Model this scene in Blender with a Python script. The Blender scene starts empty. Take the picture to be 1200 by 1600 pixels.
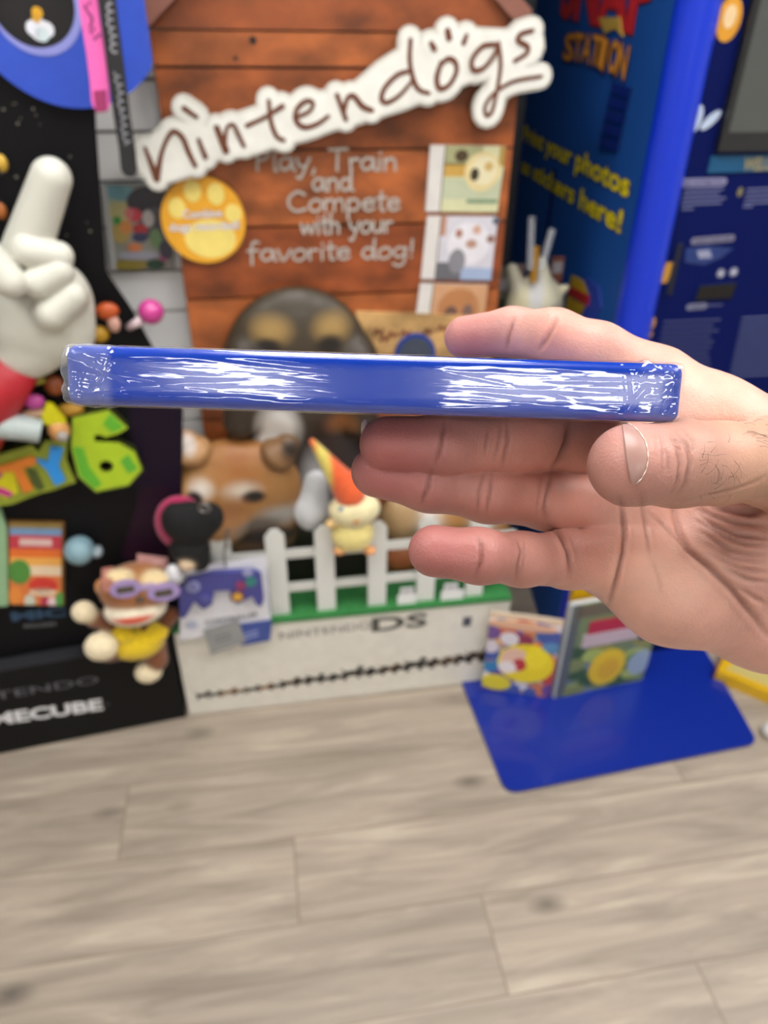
import bpy, bmesh, math, random
import numpy as np
from mathutils import Vector, Matrix
from mathutils.geometry import tessellate_polygon

# ------------------------------------------------------------------ camera
F_PX = 1150.0
CAM_H = 1.40
_down = np.array([-25 / F_PX, -1740 / F_PX, -1.0]); _down /= np.linalg.norm(_down)
_u = 8100 / F_PX
_x = np.array([_u, (-_down[0] * _u + _down[2]) / _down[1], -1.0]); _x /= np.linalg.norm(_x)
_z = -_down
R = np.array([_x, np.cross(_z, _x), _z])            # camera -> world rotation (world X runs along the shop wall)
CAM = np.array([0.0, 0.0, CAM_H])
scene = bpy.context.scene
COL = scene.collection
cd = bpy.data.cameras.new('camera'); cam = bpy.data.objects.new('camera', cd); COL.objects.link(cam)
M4 = Matrix.Identity(4)
for i in range(3):
    for j in range(3): M4[i][j] = float(R[i, j])
    M4[i][3] = float(CAM[i])
cam.matrix_world = M4
cd.sensor_fit = 'VERTICAL'; cd.sensor_height = 36.0; cd.lens = 36.0 * F_PX / 1600.0
cd.clip_start = 0.01; cd.clip_end = 60
cd.dof.use_dof = True; cd.dof.focus_distance = 0.208; cd.dof.aperture_fstop = cd.lens / 2.1
scene.camera = cam
# ------------------------------------------------------------------ world, exposure, lamps
w = bpy.data.worlds.new('world'); scene.world = w; w.use_nodes = True
w.node_tree.nodes['Background'].inputs[0].default_value = (1.0, 0.97, 0.93, 1)
w.node_tree.nodes['Background'].inputs[1].default_value = 0.35
scene.view_settings.view_transform = 'Standard'; scene.view_settings.look = 'None'
scene.view_settings.gamma = 1.0; scene.view_settings.exposure = 0.0
scene.view_settings.use_curve_mapping = False
LAMP_STRENGTH = 13.0
CEIL = 2.75
TROFFERS = [(-1.15, -2.95), (0.2, -2.95), (0.84, -2.95), (-1.25, 0.05), (0.1, 0.6), (1.25, -0.1), (2.1, 0.6)]

# ------------------------------------------------------------------ colour + materials
def lin(c):
    if isinstance(c, str):
        c = [int(c[i:i + 2], 16) / 255 for i in (0, 2, 4)]
    return tuple((x / 12.92 if x <= 0.04045 else ((x + 0.055) / 1.055) ** 2.4) for x in c)
MATS = {}
def mat(name, col, rough=0.5, coat=0.0, metal=0.0, emit=None):
    if name in MATS: return MATS[name]
    m = bpy.data.materials.new(name); m.use_nodes = True
    b = m.node_tree.nodes['Principled BSDF']
    b.inputs['Base Color'].default_value = (*lin(col), 1); b.inputs['Roughness'].default_value = rough
    b.inputs['Coat Weight'].default_value = coat; b.inputs['Coat Roughness'].default_value = 0.08
    b.inputs['Metallic'].default_value = metal
    if emit:
        b.inputs['Emission Color'].default_value = (1.0, 0.985, 0.96, 1); b.inputs['Emission Strength'].default_value = emit
    MATS[name] = m; return m
def N(m, t, **kw):
    n = m.node_tree.nodes.new(t)
    for k, v in kw.items(): setattr(n, k, v)
    return n
def L(m, a, b): m.node_tree.links.new(a, b)
def vc(name, rough=0.5, coat=0.0, noise=0.0, nscale=60.0, bump=0.0, bscale=300.0, sss=0.0, sheen=0.0, aniso=None):
    """material that reads the printed / dyed colour of each face, with a little procedural variation"""
    if name in MATS: return MATS[name]
    m = bpy.data.materials.new(name); m.use_nodes = True
    b = m.node_tree.nodes['Principled BSDF']
    a = N(m, 'ShaderNodeVertexColor', layer_name='Col')
    b.inputs['Roughness'].default_value = rough; b.inputs['Coat Weight'].default_value = coat
    b.inputs['Coat Roughness'].default_value = 0.06; b.inputs['Sheen Weight'].default_value = sheen
    tc = N(m, 'ShaderNodeTexCoord')
    src = a.outputs[0]
    if noise:
        vec = tc.outputs['Object']
        if aniso:
            mp = N(m, 'ShaderNodeMapping'); mp.inputs['Scale'].default_value = aniso
            L(m, vec, mp.inputs[0]); vec = mp.outputs[0]
        nz = N(m, 'ShaderNodeTexNoise'); nz.inputs['Scale'].default_value = nscale; nz.inputs['Detail'].default_value = 5
        L(m, vec, nz.inputs['Vector'])
        rp = N(m, 'ShaderNodeMapRange'); rp.inputs[1].default_value = 0.3; rp.inputs[2].default_value = 0.7
        rp.inputs[3].default_value = 1 - noise; rp.inputs[4].default_value = 1 + noise
        L(m, nz.outputs[0], rp.inputs[0])
        mx = N(m, 'ShaderNodeVectorMath', operation='SCALE'); L(m, src, mx.inputs[0]); L(m, rp.outputs[0], mx.inputs['Scale'])
        src = mx.outputs[0]
    L(m, src, b.inputs['Base Color'])
    if bump:
        nb = N(m, 'ShaderNodeTexNoise'); nb.inputs['Scale'].default_value = bscale; nb.inputs['Detail'].default_value = 3
        L(m, tc.outputs['Object'], nb.inputs['Vector'])
        bp = N(m, 'ShaderNodeBump'); bp.inputs['Strength'].default_value = bump; bp.inputs['Distance'].default_value = 0.002
        L(m, nb.outputs[0], bp.inputs['Height']); L(m, bp.outputs[0], b.inputs['Normal'])
    if sss:
        b.inputs['Subsurface Weight'].default_value = sss
        b.inputs['Subsurface Radius'].default_value = (1.0, 0.35, 0.2); b.inputs['Subsurface Scale'].default_value = 0.003
    MATS[name] = m; return m
PRINT = vc('printed_card', 0.45, 0.0, 0.05, 40)
GLOSS = vc('glossy_print', 0.28, 0.4)
PAINT = vc('gloss_paint', 0.3, 0.5)
PLUSH = vc('plush_fabric', 0.9, 0, 0.12, 120, 0.8, 500, sheen=0.3)
FORM = vc('moulded_plastic', 0.5, 0.05, 0.06, 25)
BOARD = vc('mottled_wood_print', 0.42, 0.08, 0.5, 13, aniso=(1.0, 1.0, 1.6))

# ------------------------------------------------------------------ pixels -> places
def ray(px, py): return R @ np.array([(px - 600) / F_PX, (800 - py) / F_PX, -1.0])
def camp(px, py, d):
    """point at optical depth d along the sight line, used for the things held close to the camera (camera frame)"""
    return np.array([(px - 600) / F_PX * d, (800 - py) / F_PX * d, -d])
def floor_pt(px, py, z=0.0):
    d = ray(px, py); return CAM + d * (z - CAM_H) / d[2]
class Frame:
    """a flat board standing in the place: origin, across, up, towards the viewer"""
    def __init__(s, o, ex, ey=(0, 0, 1)):
        s.o = np.array(o, float); s.ex = np.array(ex, float); s.ex /= np.linalg.norm(s.ex)
        s.ey = np.array(ey, float); s.ey -= s.ex * (s.ey @ s.ex); s.ey /= np.linalg.norm(s.ey); s.n = np.cross(s.ex, s.ey)
    def px(s, x, y, w=0.0):
        d = ray(x, y); t = ((s.o + s.n * w - CAM) @ s.n) / (d @ s.n); p = CAM + d * t - s.o
        return (float(p @ s.ex), float(p @ s.ey))
    def pts(s, lst, w=0.0): return [s.px(x, y, w) for x, y in lst]
    def at(s, u, v, w=0.0): return s.o + s.ex * u + s.ey * v + s.n * w
    def off(s, w): return Frame(s.o + s.n * w, s.ex, s.ey)

# ------------------------------------------------------------------ mesh builder
_font_cache = {}
def text_mesh(t, off=0.0, shear=0.0):
    k = (t, off, shear)
    if k in _font_cache: return _font_cache[k]
    c = bpy.data.curves.new('t', 'FONT'); c.body = t; c.size = 1.0; c.offset = off; c.shear = shear; c.resolution_u = 3
    o = bpy.data.objects.new('t', c); COL.objects.link(o)
    dg = bpy.context.evaluated_depsgraph_get(); dg.update()
    me = bpy.data.meshes.new_from_object(o.evaluated_get(dg))
    v = np.array([x.co[:2] for x in me.vertices]) if len(me.vertices) else np.zeros((0, 2)); f = [tuple(p.vertices) for p in me.polygons]
    bpy.data.objects.remove(o); bpy.data.curves.remove(c); bpy.data.meshes.remove(me)
    _font_cache[k] = (v, f); return v, f
def circ(cx, cy, r, n=32, ry=None, a0=0.0):
    ry = r if ry is None else ry
    return [(cx + r * math.cos(a0 + 2 * math.pi * i / n), cy + ry * math.sin(a0 + 2 * math.pi * i / n)) for i in range(n)]
def flow(path, wid=None, m=4):
    """smooth a hand-drawn path (and its stroke widths) through its points"""
    q = [np.array(p, float) for p in path]
    if wid is not None: q = [np.append(a, b) for a, b in zip(q, wid)]
    if len(q) < 3: return ([tuple(a[:2]) for a in q], [a[2] for a in q]) if wid is not None else [tuple(a) for a in q]
    e = [2 * q[0] - q[1]] + q + [2 * q[-1] - q[-2]]; out = []
    for i in range(1, len(e) - 2):
        for t in np.arange(m) / m:
            a, b, c, d = e[i - 1:i + 3]; out.append(0.5 * (2 * b + (c - a) * t + (2 * a - 5 * b + 4 * c - d) * t * t + (3 * b - a - 3 * c + d) * t ** 3))
    out.append(q[-1])
    return ([tuple(a[:2]) for a in out], [a[2] for a in out]) if wid is not None else [tuple(a) for a in out]
class MB:
    def __init__(s): s.v = []; s.f = []; s.c = []
    def add(s, vs, fs, col):
        b = len(s.v); s.v += [tuple(map(float, p)) for p in vs]
        col = lin(col) if not (isinstance(col, tuple) and len(col) == 4) else col[:3]
        for q in fs: s.f.append(tuple(b + i for i in q)); s.c.append(col)
        return s
    def poly(s, fr, p2, w0, w1, col, side=None, holes=()):
        """extruded outline in a Frame: front face at w1, back at w0"""
        loops = [list(p2)] + [list(h) for h in holes]
        tri = tessellate_polygon([[Vector((x, y, 0)) for x, y in l] for l in loops])
        flat = [p for l in loops for p in l]; n = len(flat)
        front = [fr.at(x, y, w1) for x, y in flat]
        def area(t): 
            a, b, c = [flat[i] for i in t]; return (b[0] - a[0]) * (c[1] - a[1]) - (b[1] - a[1]) * (c[0] - a[0])
        tri = [t if area(t) > 0 else t[::-1] for t in tri]
        s.add(front, tri, col)
        if w0 is not None and w0 != w1:
            back = [fr.at(x, y, w0) for x, y in flat]; sc = side or col
            s.add(back, [t[::-1] for t in tri], sc)
            st = 0
            for l in loops:
                m = len(l); ar = sum(l[i][0] * l[(i + 1) % m][1] - l[(i + 1) % m][0] * l[i][1] for i in range(m))
                outer = (st == 0)
                for i in range(m):
                    a, b = st + i, st + (i + 1) % m
                    q = [back[a], back[b], front[b], front[a]]
                    if (ar > 0) != outer: q = q[::-1]
                    s.add(q, [(0, 1, 2, 3)], sc)
                st += m
        return s
    def rect(s, fr, u0, v0, u1, v1, w0, w1, col, side=None):
        return s.poly(fr, [(u0, v0), (u1, v0), (u1, v1), (u0, v1)], w0, w1, col, side)
    def ribbon(s, fr, path, wid, w0, w1, col, side=None):
        """a hand-drawn stroke: constant or varying width, round ends, fr coordinates"""
        n = len(path); wd = wid if hasattr(wid, '__len__') else [wid] * n; eps = lambda: setattr(s, 'k', getattr(s, 'k', 0) + 1) or (s.k % 420) * 2.4e-6
        for i in range(n - 1):
            a, b = np.array(path[i]), np.array(path[i + 1]); d = b - a; l = np.linalg.norm(d)
            if l < 1e-9: continue
            q = np.array([-d[1], d[0]]) / l
            s.poly(fr, [tuple(a - q * wd[i] / 2), tuple(b - q * wd[i + 1] / 2), tuple(b + q * wd[i + 1] / 2), tuple(a + q * wd[i] / 2)], w0, w1 + eps(), col, side)
        for i in range(n): s.poly(fr, circ(path[i][0], path[i][1], wd[i] / 2, 12), w0, w1 + eps(), col, side)
        return s
    def text(s, fr, t, p0, p1, h, w, col, off=0.0, shear=0.0, thick=0.0):
        v, f = text_mesh(t, off, shear)
        if not len(v): return s
        p0, p1 = np.array(p0), np.array(p1); d = p1 - p0; wd = np.linalg.norm(d); ex = d / wd; ey = np.array([-ex[1], ex[0]])
        v0, _ = text_mesh(t); x0, x1 = v0[:, 0].min(), v0[:, 0].max()
        q = [p0 + ex * (a - x0) / (x1 - x0) * wd + ey * b * h / 0.70 for a, b in v]
        s.add([fr.at(a, b, w) for a, b in q], f, col)
        if thick:
            for i, p in enumerate(f):
                pass
        return s
    def box(s, c, size, col, rz=0.0):
        c = np.array(c, float); x, y, z = [k / 2 for k in size]; ca, sa = math.cos(rz), math.sin(rz)
        vs = [c + np.array([ca * a * x - sa * b * y, sa * a * x + ca * b * y, d * z]) for d in (-1, 1) for b in (-1, 1) for a in (-1, 1)]
        return s.add(vs, [(0, 2, 3, 1), (4, 5, 7, 6), (0, 1, 5, 4), (2, 6, 7, 3), (0, 4, 6, 2), (1, 3, 7, 5)], col)
    def tube(s, path, rad, col, n=10):
        path = [np.array(p, float) for p in path]; m = len(path); rd = rad if hasattr(rad, '__len__') else [rad] * m
        vs = []; up = np.array([0.31, 0.2, 0.93])
        for i, p in enumerate(path):
            t = path[min(i + 1, m - 1)] - path[max(i - 1, 0)]; t /= np.linalg.norm(t) + 1e-12
            a = np.cross(t, up); a /= np.linalg.norm(a) + 1e-12; b = np.cross(t, a)
            vs += [p + (a * math.cos(2 * math.pi * k / n) + b * math.sin(2 * math.pi * k / n)) * rd[i] for k in range(n)]
        fs = [(i * n + k, i * n + (k + 1) % n, (i + 1) * n + (k + 1) % n, (i + 1) * n + k) for i in range(m - 1) for k in range(n)]
        fs += [tuple(range(n))[::-1], tuple((m - 1) * n + k for k in range(n))]
        return s.add(vs, fs, col)
    def ell(s, c, r, col, nu=24, nv=14, fr=None):
        c = np.array(c, float); r = r if hasattr(r, '__len__') else (r, r, r)
        A = np.eye(3) if fr is None else np.array([fr.ex, fr.ey, fr.n])
        vs = []; 
        for j in range(nv + 1):
            th = math.pi * j / nv
            for i in range(nu):
                ph = 2 * math.pi * i / nu
                l = np.array([r[0] * math.sin(th) * math.cos(ph), r[1] * math.sin(th) * math.sin(ph), r[2] * math.cos(th)]); vs.append(c + l @ A)
        fs = [(j * nu + i, (j + 1) * nu + i, (j + 1) * nu + (i + 1) % nu, j * nu + (i + 1) % nu) for j in range(nv) for i in range(nu)]
        return s.add(vs, fs, col)
    def build(s, name, m, parent=None, smooth=False, bevel=0.0):
        v = np.array(s.v); me = bpy.data.meshes.new(name)
        if parent is None: o0 = np.array([(v[:, 0].min() + v[:, 0].max()) / 2, (v[:, 1].min() + v[:, 1].max()) / 2, v[:, 2].min()])
        else: o0 = WL[parent.name]
        me.from_pydata([tuple(p) for p in (v - o0)], [], s.f)
        ca = me.color_attributes.new('Col', 'FLOAT_COLOR', 'CORNER')
        arr = np.ones((len(me.loops), 4), np.float32); k = 0
        cnt = np.array([len(f) for f in s.f]); arr[:, :3] = np.repeat(np.array(s.c, np.float32), cnt, axis=0)
        ca.data.foreach_set('color', arr.ravel())
        me.materials.append(m)
        if smooth: me.polygons.foreach_set('use_smooth', [True] * len(me.polygons))
        o = bpy.data.objects.new(name, me); COL.objects.link(o)
        if parent is not None:
            o.parent = parent; WL[o.name] = WL[parent.name]
        else:
            o.location = o0; WL[o.name] = o0
        if bevel:
            md = o.modifiers.new('bevel', 'BEVEL'); md.width = bevel; md.segments = 2; md.limit_method = 'ANGLE'
        return o
WL = {}
def thing(name, label, cat, loc, group=None):
    o = bpy.data.objects.new(name, None); COL.objects.link(o); o.empty_display_size = 0.05
    o.location = tuple(map(float, loc)); WL[o.name] = np.array(loc, float); tag(o, label, cat, group); return o
def tag(o, label, cat, group=None):
    o['label'] = label; o['category'] = cat
    if group: o['group'] = group
    return o
def struct(o): o['kind'] = 'structure'; return o

# ------------------------------------------------------------------ sculpting: smooth unions of round cones and ellipsoids, meshed by surface nets
class P:
    """one lump: round cone a->b with radii ra, rb (b None: ellipsoid with radii r in axes A)"""
    def __init__(s, a, ra, b=None, rb=None, col=None, k=0.004, A=None):
        s.a = np.array(a, float); s.b = None if b is None else np.array(b, float)
        s.ra = ra; s.rb = ra if rb is None else rb; s.col = col; s.k = k; s.A = A
        if b is None and not hasattr(ra, '__len__'): s.ra = (ra, ra, ra)
    def d(s, p):
        if s.b is not None:
            ab = s.b - s.a; pa = p - s.a; t = np.clip((pa @ ab) / (ab @ ab), 0, 1)
            q = pa - t[..., None] * ab
            return np.sqrt((q * q).sum(-1)) - (s.ra + t * (s.rb - s.ra))
        q = p - s.a
        if s.A is not None: q = q @ s.A.T
        r = np.array(s.ra); k0 = np.sqrt(((q / r) ** 2).sum(-1)); k1 = np.sqrt(((q / r ** 2) ** 2).sum(-1)) + 1e-9
        return k0 * (k0 - 1) / k1
    def bb(s, pad):
        if s.b is not None:
            m = max(s.ra, s.rb) + pad; return np.minimum(s.a, s.b) - m, np.maximum(s.a, s.b) + m
        m = max(s.ra) + pad; return s.a - m, s.a + m
def smin(a, b, k):
    h = np.maximum(k - np.abs(a - b), 0) / k
    return np.minimum(a, b) - h * h * k * 0.25
def eval_groups(p, base, groups, kj):
    """base lumps blended together, every group blended with the base only (fingers stay apart)"""
    D = None
    for q in base: D = q.d(p) if D is None else smin(D, q.d(p), q.k)
    out = D
    for g in groups:
        G = None
        for q in g: G = q.d(p) if G is None else smin(G, q.d(p), q.k)
        out = np.minimum(out, smin(G, D, kj))
    return out
def grid_eval(base, groups, kj, res):
    allp = list(base) + [q for g in groups for q in g]
    lo = np.min([q.bb(3 * res)[0] for q in allp], 0); hi = np.max([q.bb(3 * res)[1] for q in allp], 0)
    n = np.ceil((hi - lo) / res).astype(int) + 1
    ax = [lo[i] + res * np.arange(n[i]) for i in range(3)]
    def win(q, pad):
        a, b = q.bb(pad); i0 = np.clip(np.floor((a - lo) / res).astype(int), 0, n - 1); i1 = np.clip(np.ceil((b - lo) / res).astype(int) + 1, 1, n)
        return tuple(slice(x, y) for x, y in zip(i0, i1))
    def pts(sl):
        return np.stack(np.meshgrid(*[ax[i][sl[i]] for i in range(3)], indexing='ij'), -1).astype(np.float32)
    D = np.full(n, 0.03, np.float32)
    for q in base:
        sl = win(q, q.k + 0.008); D[sl] = smin(D[sl], q.d(pts(sl)).astype(np.float32), q.k)
    out = D.copy()
    for g in groups:
        G = np.full(n, 0.03, np.float32)
        for q in g:
            sl = win(q, q.k + 0.008); G[sl] = smin(G[sl], q.d(pts(sl)).astype(np.float32), q.k)
        out = np.minimum(out, smin(G, D, kj))
    return out, lo
def surface_nets(D, lo, res):
    S = D < 0; n = D.shape
    c = [S[i:n[0] - 1 + i, j:n[1] - 1 + j, k:n[2] - 1 + k] for i in (0, 1) for j in (0, 1) for k in (0, 1)]
    tot = sum(x.astype(np.int8) for x in c); act = (tot > 0) & (tot < 8)
    idx = np.full(act.shape, -1, np.int64); cells = np.argwhere(act); idx[act] = np.arange(len(cells))
    acc = np.zeros((len(cells), 3)); cnt = np.zeros(len(cells))
    cor = [np.array((i, j, k)) for i in (0, 1) for j in (0, 1) for k in (0, 1)]
    for x in range(8):
        for y in range(x + 1, 8):
            if np.abs(cor[x] - cor[y]).sum() != 1: continue
            a = D[tuple((cells + cor[x]).T)]; b = D[tuple((cells + cor[y]).T)]; m = (a < 0) != (b < 0)
            t = np.where(m, a / np.where(m, a - b, 1), 0)
            acc += np.where(m[:, None], cor[x] + t[:, None] * (cor[y] - cor[x]), 0); cnt += m
    V = lo + res * (cells + acc / cnt[:, None]); Fs = []
    for axis in range(3):
        a1, a2 = (axis + 1) % 3, (axis + 2) % 3
        s0 = [slice(1, -1)] * 3; s1 = [slice(1, -1)] * 3; s0[axis] = slice(0, n[axis] - 1); s1[axis] = slice(1, n[axis])
        A = S[tuple(s0)]; B = S[tuple(s1)]; E = np.argwhere(A != B); inside = A[tuple(E.T)]
        E = E.copy(); E[:, a1] += 1; E[:, a2] += 1
        q = []
        for d1, d2 in ((-1, -1), (0, -1), (0, 0), (-1, 0)):
            e = E.copy(); e[:, a1] += d1; e[:, a2] += d2; q.append(idx[tuple(e.T)])
        q = np.stack(q, 1); q[~inside] = q[~inside][:, ::-1]; Fs.append(q)
    return V, np.concatenate(Fs)
def sculpt(base, groups=(), kj=0.004, res=0.002, paint=(), relax=2, blend=0.002):
    D, lo = grid_eval(base, groups, kj, res); V, Fq = surface_nets(D, lo, res)
    f = lambda p: eval_groups(p, base, groups, kj)
    for _ in range(relax):
        e = res * 0.4; d0 = f(V); g = np.stack([f(V + np.eye(3)[i] * e) - f(V - np.eye(3)[i] * e) for i in range(3)], 1) / (2 * e)
        gn = (g * g).sum(1) + 1e-6
        V = V - np.clip(d0, -res, res)[:, None] * g / gn[:, None]
    nrm = g / np.sqrt(gn)[:, None]
    allp = list(base) + [q for gg in groups for q in gg]
    W = np.zeros(len(V)); C = np.zeros((len(V), 3)); ds = np.stack([q.d(V) for q in allp], 1); mn = ds.min(1)
    for i, q in enumerate(allp):
        wt = np.exp(-(ds[:, i] - mn) / blend); C += wt[:, None] * np.array(lin(q.col or 'cccccc')); W += wt
    C /= W[:, None]
    for (c, r, col, soft, *ax) in paint:               # printed / dyed patches: centre, radii, colour, edge softness, axes
        q = V - np.array(c)
        if ax: q = q @ ax[0].T
        k = np.sqrt(((q / np.array(r)) ** 2).sum(1)); wt = np.clip((1 + soft - k) / (2 * soft), 0, 1)[:, None]
        C = C * (1 - wt) + np.array(lin(col)) * wt
    return V, Fq, C, nrm
def mesh_obj(name, V, Fq, C, m, parent=None):
    me = bpy.data.meshes.new(name)
    o0 = WL[parent.name] if parent is not None else np.array([(V[:, 0].min() + V[:, 0].max()) / 2, (V[:, 1].min() + V[:, 1].max()) / 2, V[:, 2].min()])
    me.from_pydata((V - o0).tolist(), [], Fq.tolist()); me.polygons.foreach_set('use_smooth', [True] * len(me.polygons))
    ca = me.color_attributes.new('Col', 'FLOAT_COLOR', 'POINT'); a = np.ones((len(V), 4), np.float32); a[:, :3] = C; ca.data.foreach_set('color', a.ravel())
    me.materials.append(m); o = bpy.data.objects.new(name, me); COL.objects.link(o)
    if parent is not None: o.parent = parent; WL[o.name] = WL[parent.name]
    else: o.location = tuple(o0); WL[o.name] = o0
    return o
# ================================================================== THE ROOM
BACK = 1.45                                            # slatwall face
def quad(name, pts, m):
    b = MB(); b.add(pts, [(0, 1, 2, 3)], 'cccccc'); return struct(b.build(name, m))
# floor: printed vinyl planks running along the wall
fm = bpy.data.materials.new('vinyl_planks'); fm.use_nodes = True
b_ = fm.node_tree.nodes['Principled BSDF']
tc = N(fm, 'ShaderNodeTexCoord'); sx = N(fm, 'ShaderNodeSeparateXYZ'); L(fm, tc.outputs['Object'], sx.inputs[0])
def math_(m, op, a, b=None):
    n = N(m, 'ShaderNodeMath', operation=op)
    for i, v in enumerate((a, b)):
        if v is None: continue
        if isinstance(v, (int, float)): n.inputs[i].default_value = v
        else: L(m, v, n.inputs[i])
    return n.outputs[0]
PW, PL = 0.178, 1.22
yy = math_(fm, 'DIVIDE', math_(fm, 'ADD', sx.outputs[1], -0.872), PW)
row = math_(fm, 'FLOOR', yy); yf = math_(fm, 'FRACT', yy)
xs = math_(fm, 'DIVIDE', math_(fm, 'ADD', math_(fm, 'ADD', sx.outputs[0], math_(fm, 'MULTIPLY', row, 0.35)), -0.155), PL)
xf = math_(fm, 'FRACT', xs); pid = math_(fm, 'ADD', math_(fm, 'MULTIPLY', row, 7.13), math_(fm, 'MULTIPLY', math_(fm, 'FLOOR', xs), 3.7))
wn = N(fm, 'ShaderNodeTexWhiteNoise', noise_dimensions='1D'); L(fm, pid, wn.inputs['W'])
cx = N(fm, 'ShaderNodeCombineXYZ')
L(fm, math_(fm, 'ADD', math_(fm, 'MULTIPLY', sx.outputs[0], 1.6), math_(fm, 'MULTIPLY', wn.outputs[0], 40)), cx.inputs[0])
L(fm, math_(fm, 'MULTIPLY', sx.outputs[1], 15.0), cx.inputs[1]); L(fm, math_(fm, 'MULTIPLY', wn.outputs[0], 17), cx.inputs[2])
g1 = N(fm, 'ShaderNodeTexNoise'); g1.inputs['Scale'].default_value = 1.7; g1.inputs['Detail'].default_value = 7; g1.inputs['Roughness'].default_value = 0.62; g1.inputs['Distortion'].default_value = 0.9
L(fm, cx.outputs[0], g1.inputs['Vector'])
ramp = N(fm, 'ShaderNodeValToRGB'); L(fm, g1.outputs[0], ramp.inputs[0])
el = ramp.color_ramp.elements
el[0].position = 0.28; el[0].color = (*lin('84786a'), 1); el[1].position = 0.74; el[1].color = (*lin('bcb09e'), 1)
e = el.new(0.45); e.color = (*lin('9a8d7f'), 1); e = el.new(0.58); e.color = (*lin('a89a8a'), 1)
pc = N(fm, 'ShaderNodeMapRange'); pc.inputs[3].default_value = 0.92; pc.inputs[4].default_value = 1.06; L(fm, wn.outputs[0], pc.inputs[0])
vs_ = N(fm, 'ShaderNodeVectorMath', operation='SCALE'); L(fm, ramp.outputs[0], vs_.inputs[0]); L(fm, pc.outputs[0], vs_.inputs['Scale'])
# knots
kn = N(fm, 'ShaderNodeTexVoronoi'); kn.inputs['Scale'].default_value = 1.0
kc = N(fm, 'ShaderNodeCombineXYZ'); L(fm, math_(fm, 'MULTIPLY', sx.outputs[0], 3.0), kc.inputs[0]); L(fm, math_(fm, 'MULTIPLY', sx.outputs[1], 6.0), kc.inputs[1])
L(fm, kc.outputs[0], kn.inputs['Vector'])
kr = N(fm, 'ShaderNodeMapRange'); kr.inputs[1].default_value = 0.02; kr.inputs[2].default_value = 0.14; kr.inputs[3].default_value = 0.45; kr.inputs[4].default_value = 1.0
L(fm, kn.outputs['Distance'], kr.inputs[0])
vk = N(fm, 'ShaderNodeVectorMath', operation='SCALE'); L(fm, vs_.outputs[0], vk.inputs[0]); L(fm, kr.outputs[0], vk.inputs['Scale'])
seam = math_(fm, 'MAXIMUM', math_(fm, 'LESS_THAN', yf, 0.012), math_(fm, 'LESS_THAN', xf, 0.0022))
sm = N(fm, 'ShaderNodeMix', data_type='RGBA'); L(fm, seam, sm.inputs[0]); L(fm, vk.outputs[0], sm.inputs[6]); sm.inputs[7].default_value = (*lin('7d6e5e'), 1)
L(fm, sm.outputs[2], b_.inputs['Base Color']); b_.inputs['Roughness'].default_value = 0.42
bp = N(fm, 'ShaderNodeBump'); bp.inputs['Strength'].default_value = 0.15; bp.inputs['Distance'].default_value = 0.001
L(fm, g1.outputs[0], bp.inputs['Height']); L(fm, bp.outputs[0], b_.inputs['Normal'])
b = MB(); b.box((0, -0.85, -0.02), (7.0, 7.3, 0.04), 'cccccc')
fl = struct(b.build('floor', fm))
WHITE = mat('white_wall_paint', 'e6e4e0', 0.6); CEILM = mat('ceiling_tile', '4a4a4c', 0.8)
quad('ceiling', [(-3.5, -4.5, CEIL), (-3.5, 2.8, CEIL), (3.5, 2.8, CEIL), (3.5, -4.5, CEIL)], CEILM)
quad('wall_left', [(-3.5, -4.5, 0), (-3.5, 2.8, 0), (-3.5, 2.8, CEIL), (-3.5, -4.5, CEIL)], WHITE)
quad('wall_right', [(3.5, 2.8, 0), (3.5, -4.5, 0), (3.5, -4.5, CEIL), (3.5, 2.8, CEIL)], WHITE)
quad('wall_front', [(3.5, -4.5, 0), (-3.5, -4.5, 0), (-3.5, -4.5, CEIL), (3.5, -4.5, CEIL)], mat('shop_wall_far', 'c8c6c2', 0.7))
# slatwall: boards of 76 mm with dark grooves
SL = 0.0775; b = MB()
b.box((-1.58, BACK + 0.03, CEIL / 2), (3.84, 0.03, CEIL), '6b655c')
Fw = Frame((0, BACK, 0), (1, 0, 0)); z0 = Fw.px(162, 357)[1] % SL
z = z0 - SL
while z < CEIL:
    b.box((-1.58, BACK + 0.0085, (max(z, 0) + min(z + SL, CEIL)) / 2), (3.84, 0.017, min(z + SL, CEIL) - max(z, 0) - 0.0055), 'f0f0f0'); z += SL
struct(b.build('wall_back', vc('slatwall_laminate', 0.35, 0.1)))
b = MB(); b.box((1.9, 2.70, CEIL / 2), (3.2, 0.03, CEIL), '23242c'); b.box((0.355, 2.08, CEIL / 2), (0.03, 1.22, CEIL), '1c1d24')
struct(b.build('wall_recess', vc('dark_shop_wall', 0.6)))
for i, (x, y) in enumerate(TROFFERS):
    t = thing('ceiling_light', 'flat rectangular ceiling light panel set in the shop ceiling', 'light', (x, y, CEIL - 0.03), 'ceiling light panels')
    b = MB()
    for sx_, sy_, lx, ly in ((-0.31, 0, 0.03, 1.24), (0.31, 0, 0.03, 1.24), (0, 0.61, 0.59, 0.02), (0, -0.61, 0.59, 0.02)):
        b.box((x + sx_, y + sy_, CEIL - 0.016), (lx, ly, 0.03), 'f0f0f0')
    b.build('frame', PAINT, t)
    b = MB(); b.box((x, y, CEIL - 0.012), (0.59, 1.20, 0.012), 'ffffff')
    b.build('diffuser', mat('lamp_diffuser', 'ffffff', 0.5, emit=LAMP_STRENGTH), t)
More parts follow.
